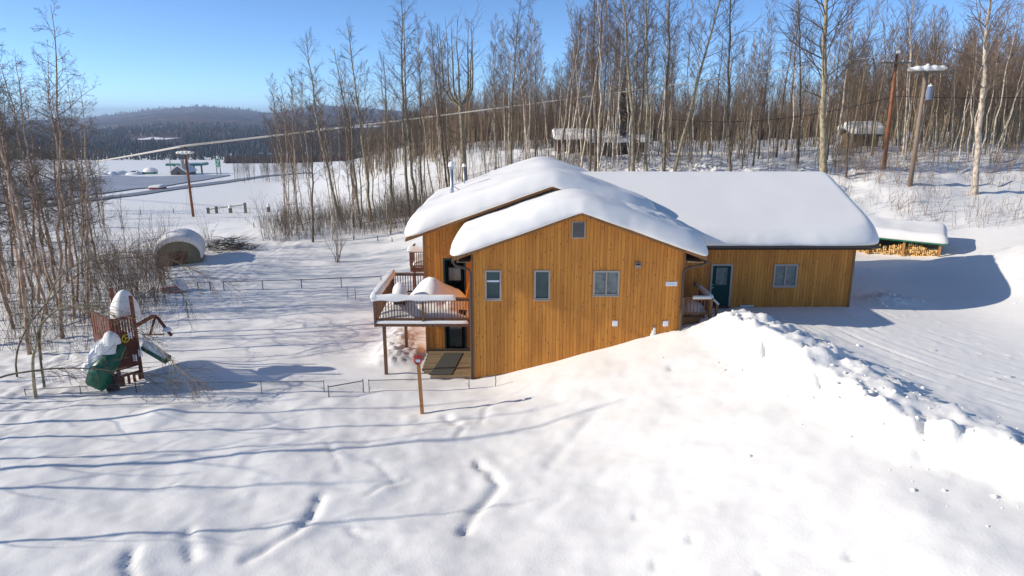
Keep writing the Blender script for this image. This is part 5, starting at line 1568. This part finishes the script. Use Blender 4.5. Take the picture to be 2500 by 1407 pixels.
# half buried frame
p = on(415, 722); hf = thing('buried_frame', 'small red tube frame with a pale panel half buried in the snow', 'frame', (p.x, p.y, gz(p.x, p.y)))
k = p.y / F
MB().tube([(-23 * k, .1, .1), (-22 * k, 0, 13 * k), (20 * k, 0, 18 * k), (22 * k, .05, .1)], .035, 6).build('tube', M['red'], hf)
MB().tube([(0, -.02, 15 * k), (5 * k, -.02, -.1)], .03, 6).build('brace', M['red'], hf)
MB().hexa([(-19 * k, .1, -.2), (17 * k, .1, -.2), (17 * k, .12, -.2), (-19 * k, .12, -.2), (-20 * k, .03, 13 * k), (19 * k, .03, 17 * k), (19 * k, .05, 17 * k), (-20 * k, .05, 13 * k)]).build('panel', M['concrete'], hf)
lf = []; snow_lump(lf, .1, .75, .1, .8, .6, .75, 3, 9); V, Fq = join_arrays(lf); np_mesh('snow_cap', V, Fq, M['snow'], hf)

# ------------------------------------------------------------------ play set
YP = 29.0
base = on(300, 915); base = Vector((base.x, YP, gz(base.x, YP)))
ps = thing('play_set', 'red wooden play tower with green slides, half buried in snow', 'play set', base)
def pl(u, v, dy=0):
    q = at(u, v, YP + dy); return Vector((q.x - base.x, q.y - base.y, q.z - base.z))
# tower: two visible faces, corner nearest at column 293
A0 = pl(238, 785, .5); B0 = pl(290, 930, -.5)
tx0, txc, tx1 = pl(240, 860, .7), pl(285, 880, -.7), pl(338, 860, .1)
zfl = pl(290, 800, -.5).z; zr = pl(262, 777, 0).z
def col_post(q, z0, z1, name='post'):
    MB().box(q.x - .06, q.x + .06, q.y - .06, q.y + .06, z0, z1).build(name, M['redwood'], ps)
back = Vector((tx0.x + tx1.x - txc.x, tx0.y + tx1.y - txc.y, 0))
for q in (tx0, txc, tx1, back): col_post(q, -.6, zr + .1)
col_post(tx1, zr, zr + 1.0); col_post(back, zr, zr + 1.0)
def face(a, b_, z0, z1, n, wfrac, name, mat='redwood', off=.07):
    a = Vector((a.x, a.y, 0)); b_ = Vector((b_.x, b_.y, 0)); d = (b_ - a).normalized(); nn = Vector((d.y, -d.x, 0)) * off; L = (b_ - a).length
    for i in range(n):
        s = a + d * (L * (i + .5) / n) + nn; w = L / n * wfrac
        MB().hexa([s - d * w / 2 + Vector((0, 0, z0)), s + d * w / 2 + Vector((0, 0, z0)), s + d * w / 2 - nn * .35 + Vector((0, 0, z0)), s - d * w / 2 - nn * .35 + Vector((0, 0, z0)),
                   s - d * w / 2 + Vector((0, 0, z1)), s + d * w / 2 + Vector((0, 0, z1)), s + d * w / 2 - nn * .35 + Vector((0, 0, z1)), s - d * w / 2 - nn * .35 + Vector((0, 0, z1))]).build(name, M[mat], ps)
    MB().bar(a + nn * .4 + Vector((0, 0, z1)), b_ + nn * .4 + Vector((0, 0, z1)), .05, .10).build('rail', M['redwood'], ps)
zmid = (zr + .1)
face(tx0, txc, zr - .95, zmid, 7, .62, 'slat')
face(txc, tx1, zr - .95, zmid, 8, .62, 'slat')
face(txc, tx1, .75, zr - .95, 6, .97, 'panel_board')
face(tx0, txc, .75, zr - .95, 5, .97, 'panel_board')
face(txc, tx1, -.4, .45, 4, .5, 'lower_board')
MB().hexa([(tx0.x, tx0.y, zr - 1.0), (txc.x, txc.y, zr - 1.0), (tx1.x, tx1.y, zr - 1.0), (back.x, back.y, zr - 1.0), (tx0.x, tx0.y, zr - .93), (txc.x, txc.y, zr - .93), (tx1.x, tx1.y, zr - .93), (back.x, back.y, zr - .93)]).build('floor', M['redwood'], ps)
# yellow wheel
fc_ = (txc + tx1) / 2; dd = (tx1 - txc).normalized(); nn = Vector((dd.y, -dd.x, 0)); zc_ = pl(306, 826, -.4).z; cc = Vector((txc.x, txc.y, 0)).lerp(Vector((tx1.x, tx1.y, 0)), .45) + nn * .16 + Vector((0, 0, zc_))
MB().tube([cc + (dd * math.cos(t) + Vector((0, 0, 1)) * math.sin(t)) * .17 for t in np.linspace(0, 6.283, 11)], .028, 5, cap=False).build('steering_wheel', M['yellow'], ps)
sp_ = MB()
for t in (0, 2.09, 4.19): sp_.bar(cc, cc + (dd * math.cos(t) + Vector((0, 0, 1)) * math.sin(t)) * .17, .035)
sp_.build('wheel_spoke', M['yellow'], ps)
# white brackets
for u, v in ((318, 825), (330, 880), (343, 868)):
    q = pl(u, v, -.7); m_ = MB()
    for i in range(3): m_.box(q.x - .05, q.x + .07, q.y - .03, q.y - .01, q.z + i * .09, q.z + i * .09 + .04)
    m_.box(q.x - .06, q.x - .03, q.y - .03, q.y - .01, q.z - .04, q.z + .28); m_.box(q.x + .07, q.x + .1, q.y - .03, q.y - .01, q.z - .04, q.z + .28)
    m_.build('step_bracket', M['white'], ps)
# tower snow heap and roof canopy snow
lf = []
q = pl(310, 790, .7); snow_lump(lf, q.x, q.y, zr - .1, .62, .6, 1.15, 2, 12)
V, Fq = join_arrays(lf); np_mesh('tower_snow', V, Fq, M['snow'], ps)
# tube slide, green, curling to the lower left
sl = [pl(288, 842, -.8), pl(275, 868, -1.1), pl(262, 888, -1.35), pl(248, 904, -1.5), pl(240, 922, -1.45), pl(262, 932, -1.25)]
MB().tube(sl, [.36, .40, .44, .50, .52, .46], 14).build('tube_slide', M['green_slide'], ps, True)
MB().tube([sl[-1] + Vector((.02, -.02, -.05)), sl[-1] + Vector((.42, .1, -.05))], [.40, .36], 12).build('slide_mouth', M['black'], ps, True)
lf = []
for (u, v, dz, rx, ry, rz_, s_) in [(262, 852, -.05, .50, .45, .62, 1), (250, 872, 0, .62, .5, .62, 2), (238, 890, 0, .62, .5, .48, 3), (272, 832, 0, .34, .34, .55, 4)]:
    q = pl(u, v, -1.15); snow_lump(lf, q.x, q.y, q.z - .1, rx, ry, rz_, s_, 11)
V, Fq = join_arrays(lf); np_mesh('slide_snow', V, Fq, M['snow'], ps)
# second slide to the right, dark edge
a_, b_ = pl(345, 850, -.3), pl(403, 884, -.9)
MB().bar(a_, b_, .06, .16).build('slide_edge', M['green_slide'], ps)
MB().bar(a_ + Vector((.0, .5, .02)), b_ + Vector((.0, .5, .02)), .06, .16).build('slide_edge', M['green_slide'], ps)
MB().hexa([a_ + Vector((0, 0, -.1)), b_ + Vector((0, 0, -.1)), b_ + Vector((0, .5, -.1)), a_ + Vector((0, .5, -.1)), a_ + Vector((0, 0, -.05)), b_ + Vector((0, 0, -.05)), b_ + Vector((0, .5, -.05)), a_ + Vector((0, .5, -.05))]).build('slide_bed', M['green_slide'], ps)
V = []
for i in range(13):
    t = i / 12; c0 = a_.lerp(b_, t) + Vector((0, .02, 0))
    for j in range(9):
        s = j / 8; V.append((c0.x, c0.y + .5 * s, c0.z + .02 + .34 * math.sin(math.pi * s) ** .6 * (.5 + .5 * math.sin(math.pi * min(1, t * 1.05 + .1)))))
Fq = [(i * 9 + j, i * 9 + j + 1, (i + 1) * 9 + j + 1, (i + 1) * 9 + j) for i in range(12) for j in range(8)]
np_mesh('slide_snow', np.array(V), np.array(Fq), M['snow'], ps)
# swing beam and A frame
s0, s1 = pl(325, 800, .4), pl(379, 769, 1.4)
MB().bar(s0, s1, .12, .14).build('swing_beam', M['pole'], ps)
MB().bar(s1 + Vector((.03, 0, .0)), pl(366, 818, 1.3), .09).build('swing_leg', M['redwood'], ps)
MB().bar(s1 + Vector((.06, 0, -.1)), pl(419, 820, 1.1), .10).build('swing_leg', M['redwood'], ps)
MB().bar(pl(350, 818, 1.3), pl(400, 817, 1.2), .05).build('swing_brace', M['deck'], ps)
for f_ in (.35, .55, .75):
    q = s0.lerp(s1, f_); MB().tube([q, q + Vector((0, 0, -1.0))], .012, 4).build('swing_rope', M['wirefrost'], ps)
lf = []; q = pl(408, 806, 1.1); snow_lump(lf, q.x, q.y, q.z, .22, .18, .16, 2, 8); V, Fq = join_arrays(lf); np_mesh('leg_snow', V, Fq, M['snow'], ps); lf = []; q = pl(378, 766, 1.4); snow_lump(lf, q.x, q.y, q.z + .02, .16, .14, .15, 4, 7)
q = pl(350, 786, .9)
V, Fq = join_arrays(lf); np_mesh('beam_snow', V, Fq, M['snow'], ps)

# ------------------------------------------------------------------ wood store
q0, q1 = on(2150, 610), on(2308, 626)
wy = 44.6
xw0, xw1 = wx(2110, 600, wy), wx(2316, 615, wy - .4); zw0 = -.15
ws = thing('wood_store', 'low open wood store with green metal roof under thick snow, right of the garage', 'wood store', (21.2, 48.9, -.2), rz=R(-29))
LW = 8.4
MB().hexa([(-.2, -.35, 1.20), (LW + .3, -.35, .95), (LW + .3, 2.2, 1.5), (-.2, 2.2, 1.75), (-.2, -.35, 1.24), (LW + .3, -.35, .99), (LW + .3, 2.2, 1.54), (-.2, 2.2, 1.79)]).build('roof', M['green_metal'], ws)
MB().bar((-.2, -.38, 1.22), (LW + .3, -.38, .97), .04, .14).build('fascia', M['green_metal'], ws)
for i in range(5):
    x = LW * i / 4; zt2 = 1.19 - .25 * x / LW
    MB().box(x - .07, x + .07, -.25, -.12, -.4, zt2).build('post', M['post'], ws)
    MB().box(x - .07, x + .07, 1.8, 1.95, -.4, zt2 + .4).build('post', M['post'], ws)
MB().box(0, LW, 1.6, 1.7, -.4, 1.05).build('back_wall', M['greywood'], ws)
V, Fq = pillow_arrays(-.2, LW + .3, -.35, 2.2, lambda x, y: 1.24 - .25 * (x + .2) / (LW + .5) + .215 * (y + .35), .58, .16, N=50, seed=7, shoulder=.25, corner=14, amp=.03)
np_mesh('roof_snow', V, Fq, M['snow_soft'], ws)
fw = MB(); rb = random.Random(21)
x = .12
while x < LW - .1:
    z = .0; top = .82 - .2 * x / LW + .18 * math.sin(x * 2.1) - (0 if rb.random() > .1 else .3)
    while z < top:
        r_ = rb.uniform(.05, .085); y_ = rb.uniform(-.12, .08)
        a0 = rb.uniform(0, 2); k_ = rb.choice([3, 4, 5])
        fw.prism([(x + r_ * math.cos(a0 + 6.283 * j / k_), z + r_ * math.sin(a0 + 6.283 * j / k_)) for j in range(k_)], 'y', y_, y_ + .45)
        z += r_ * 1.6
    x += .125
o = fw.build('firewood_stack', M['logend'], loc=(21.2, 48.9, -.2)); o.rotation_euler = (0, 0, R(-29))
tag(o, 'split golden firewood stacked under the green roof', 'firewood', kind='stuff')

# ------------------------------------------------------------------ power poles and wires
def snow_blob_bar(a, b_, h, w, parent, seed):
    a = Vector(a); b_ = Vector(b_); lf = []; n = 16; V = []
    for i in range(n + 1):
        t = i / n; c = a.lerp(b_, t); e = (max(0.02, math.sin(math.pi * min(max(t, .02), .98))) ** .25) * (1 + .2 * math.sin(seed + i * 1.7))
        for j in range(8):
            th = math.pi * 2 * j / 8; V.append((c.x, c.y + w * e * math.cos(th), c.z + h * .45 + h * .55 * e * math.sin(th)))
    Fq = [(i * 8 + j, i * 8 + (j + 1) % 8, (i + 1) * 8 + (j + 1) % 8, (i + 1) * 8 + j) for i in range(n) for j in range(8)]
    np_mesh('snow_cap', np.array(V), np.array(Fq), M['snow'], parent)
def pole(label, ub, vb, ut, vt, Y, mat, r0=.17):
    a = at(ub, vb, Y); g_ = gz(a.x, a.y); t_ = at(ut, vt, Y)
    r = thing('power_pole', label, 'power pole', (a.x, a.y, g_))
    T_ = Vector((t_.x - a.x, 0, t_.z - g_)); MB().tube([(0, 0, -.6), T_ * .5, T_], [r0, r0 * .85, r0 * .66], 9).build('shaft', M[mat], r, True)
    return r, T_, Vector((a.x, a.y, g_))
# right, reddish
r, T1, O1 = pole('reddish brown power pole with a bare crossarm at the top right', 2157, 418, 2190, 132, 66, 'pole', .21)
zc1 = at(2190, 154, 66).z - O1.z; x1_ = T1.x * .93
MB().box(x1_ - 1.5, x1_ + 1.35, -.28, -.17, zc1 - .06, zc1 + .08).build('crossarm', M['greywood'], r)
MB().bar((x1_ - .6, -.22, zc1), (x1_ - .05, -.22, zc1 - .6), .05).build('arm_brace', M['greywood'], r)
MB().bar((x1_ + .6, -.22, zc1), (x1_ + .05, -.22, zc1 - .6), .05).build('arm_brace', M['greywood'], r)
MB().bar((T1.x - .55, -.1, T1.z - .15), (T1.x + .4, -.1, T1.z + .15), .12).build('top_arm', M['greywood'], r)
for x in (-1.3, -.5, .5, 1.2): MB().tube([(x1_ + x, -.22, zc1 + .08), (x1_ + x, -.22, zc1 + .24)], .05, 6).build('insulator', M['white'], r)
lf = []; snow_lump(lf, T1.x + .15, 0, T1.z + .1, .22, .2, .3, 1, 7); V, Fq = join_arrays(lf); np_mesh('snow_cap', V, Fq, M['snow'], r)
# second, grey with snow loaded arm and transformer
r, T2, O2 = pole('weathered power pole with snow-loaded crossarm and a blue-grey transformer', 2222, 448, 2262, 175, 55, 'polegrey', .2)
zc2 = T2.z + .1
MB().box(T2.x - 1.3, T2.x + 1.4, -.3, -.18, zc2 - .2, zc2 - .08).build('crossarm', M['greywood'], r)
MB().box(T2.x - 1.3, T2.x + 1.4, .18, .3, zc2 - .2, zc2 - .08).build('crossarm', M['greywood'], r)
snow_blob_bar((T2.x - 1.4, 0, zc2 - .12), (T2.x + 1.5, 0, zc2 - .02), .42, .36, r, 2)
lf = []; snow_lump(lf, T2.x + .05, 0, zc2 + .3, .16, .16, .22, 1, 7); V, Fq = join_arrays(lf); np_mesh('snow_cap', V, Fq, M['snow'], r)
tz = T2.z - 2.1
tr_ = MB().tube([(T2.x + .32, -.25, tz), (T2.x + .32, -.25, tz + 1.0)], .23, 12).build('transformer', M['transformer'], r, False)
MB().tube([(T2.x + .32, -.25, tz + 1.0), (T2.x + .32, -.25, tz + 1.2)], .05, 6).build('bushing', M['white'], tr_)
lf = []; snow_lump(lf, T2.x + .32, -.25, tz + 1.0, .2, .2, .18, 1, 7); V, Fq = join_arrays(lf); np_mesh('snow_cap', V, Fq, M['snow'], tr_)
for x in (-.9, .7): MB().tube([(T2.x + x, -.24, zc2 - .42), (T2.x + x, -.24, zc2 - .2)], .05, 6).build('insulator', M['transformer'], r)
# left pole on the field
r, T3, O3 = pole('leaning reddish power pole with snowy crossarm in the field beyond the yard', 472, 528, 450, 358, 97, 'pole', .2)
zc3 = at(450, 377, 97).z - O3.z
MB().box(T3.x - 1.3, T3.x + 1.3, -.25, -.15, zc3 - .1, zc3 + .05).build('crossarm', M['greywood'], r)
snow_blob_bar((T3.x - 1.2, -.1, zc3), (T3.x + 1.3, -.1, zc3 + .05), .45, .3, r, 5)
MB().tube([(T3.x - .4, -.3, zc3 - 1.9), (T3.x - .4, -.3, zc3 - .7)], .25, 10).build('transformer', M['concrete'], r)
for dx_ in (-.28, -.55, .30, .5):
    MB().tube([(T3.x * .5 + dx_ * .6, -.1, zc3 - 1), (T3.x * .2 + dx_ * 1.2, -.3, -.2)], .012, 4).build('guy_wire', M['wire'], r)
def wire(name, label, a, b_, sag, rad, mat, n=40, group=None):
    a = Vector(a); b_ = Vector(b_); pts = []
    for i in range(n + 1):
        t = i / n; p = a.lerp(b_, t); p.z -= sag * 4 * t * (1 - t); pts.append(p)
    o = MB().tube(pts, rad, 5).build(name, M[mat], None, True)
    return tag(o, label, 'wire', group)
# frosted lines: from the left pole on to the tall pole on the right, and on down to the left
for i, dz in enumerate((0, -.35, .35)):
    top = O3 + T3 + Vector((0, dz * 2, .1 + .10 * (i - 1)))
    if i < 3:
        e1 = O1 + T1 + Vector((0, dz * 2, 0))
        wire('power_line', 'frosted power line rising right from the leaning pole in the field', top, e1, .3, .026, 'wirefrost', group='frosted power lines')
        e0 = at(60, 421, 150) + Vector((dz * 3, 0, dz * .6))
        wire('power_line', 'frosted power line falling left from the leaning pole in the field', top, e0, .2, .06, 'wirefrost', group='frosted power lines to the left')
q1_ = at(2185, 235, 66)
wire('service_cable', 'black cable sagging left from the reddish pole behind the roof ridge', q1_, at(1640, 292, 70), 1.0, .03, 'wire')
wire('service_cable', 'black cable running level right between and past the power poles', q1_, at(2560, 236, 60), .15, .03, 'wire')

# ------------------------------------------------------------------ rail fence and stakes in the field
def rail_fence(label, pts, Y):
    r = thing('rail_fence', label, 'fence')
    P = [at(u, v, Y) for u, v in pts]
    for p in P:
        zg = gz(p.x, p.y)
        MB().box(p.x - .16, p.x + .16, Y - .16, Y + .16, zg - .3, p.z + .3).build('post', M['greywood'], r)
    for a, b_ in zip(P[:-1], P[1:]):
        MB().bar(a, b_, .12, .12).build('rail', M['paving'], r)
rail_fence('short weathered rail fence in the field right of the leaning pole', [(508, 512), (528, 509), (598, 500)], 104)
for i, (u, v, lab) in enumerate([(562, 508, 'snow capped white urn-like post by the rail fence'), (655, 502, 'stubby post at the tree edge right of the rail fence')]):
    p = at(u, v, 104); z = gz(p.x, 104)
    o = MB().box(-.2, .2, -.2, .2, -.3, .8).build('stub_post', M['greywood'], loc=(p.x, 104, z)); tag(o, lab, 'post')
    lf = []; snow_lump(lf, 0, 0, .78, .28, .28, .5, 3, 6); V, Fq = join_arrays(lf); np_mesh('snow_cap', V, Fq, M['snow'], o)
for i, (u, v, h, lab) in enumerate([(344, 525, .8, 'small wooden stake in the field left of the leaning pole'), (424, 521, .7, 'short stake just left of the leaning pole'),
                                   (620, 556, .6, 'dark stub in the snow left of the tree group'), (922, 588, .5, 'dark stub in the snow left of the roof corner'),
                                   (957, 590, .4, 'smaller dark stub nearest the roof corner'), (849, 732, .9, 'thin metal stake beside the balcony, leftmost of two'), (868, 735, .8, 'thin metal stake beside the balcony, rightmost of two')]):
    p = on(u, v); w = .05 if h < .75 or v < 600 else .02
    m_ = MB(); m_.tube([(0, 0, -.3), (.02, 0, h * .6), (0, 0, h)], [w * 1.2, w, w * .7], 6)
    tag(m_.build('stake', M['darkbark'], loc=(p.x, p.y, gz(p.x, p.y))), lab, 'stake')
# thin twig sticking out near the gable wall and along the snow
for u, v, pts, lab in [(1208, 945, [(0, 0, -.2), (.05, 0, .25), (.02, 0, .55)], 'thin bent stick beside the foot of the gable wall')]:
    p = on(u, v); tag(MB().tube(pts, .02, 5).build('stick', M['greywood'], loc=(p.x, p.y, gz(p.x, p.y))), lab, 'stick')
print('objects', len(bpy.data.objects))

# ------------------------------------------------------------------ air
mz = bpy.data.materials.new('haze'); mz.use_nodes = True; zt = mz.node_tree; zt.nodes.clear()
zo = zt.nodes.new("ShaderNodeOutputMaterial"); zv = zt.nodes.new("ShaderNodeVolumePrincipled")
zv.inputs["Color"].default_value = (.62, .78, 1.0, 1); zv.inputs["Density"].default_value = .00017; zv.inputs["Anisotropy"].default_value = .1
zt.links.new(zv.outputs[0], zo.inputs["Volume"])
hzb = MB().box(-9500, 9500, -350, 9500, -140, 85).build('haze', mz)
tag(hzb, 'thin bluish winter air between the camera and the hills', None, kind='stuff')
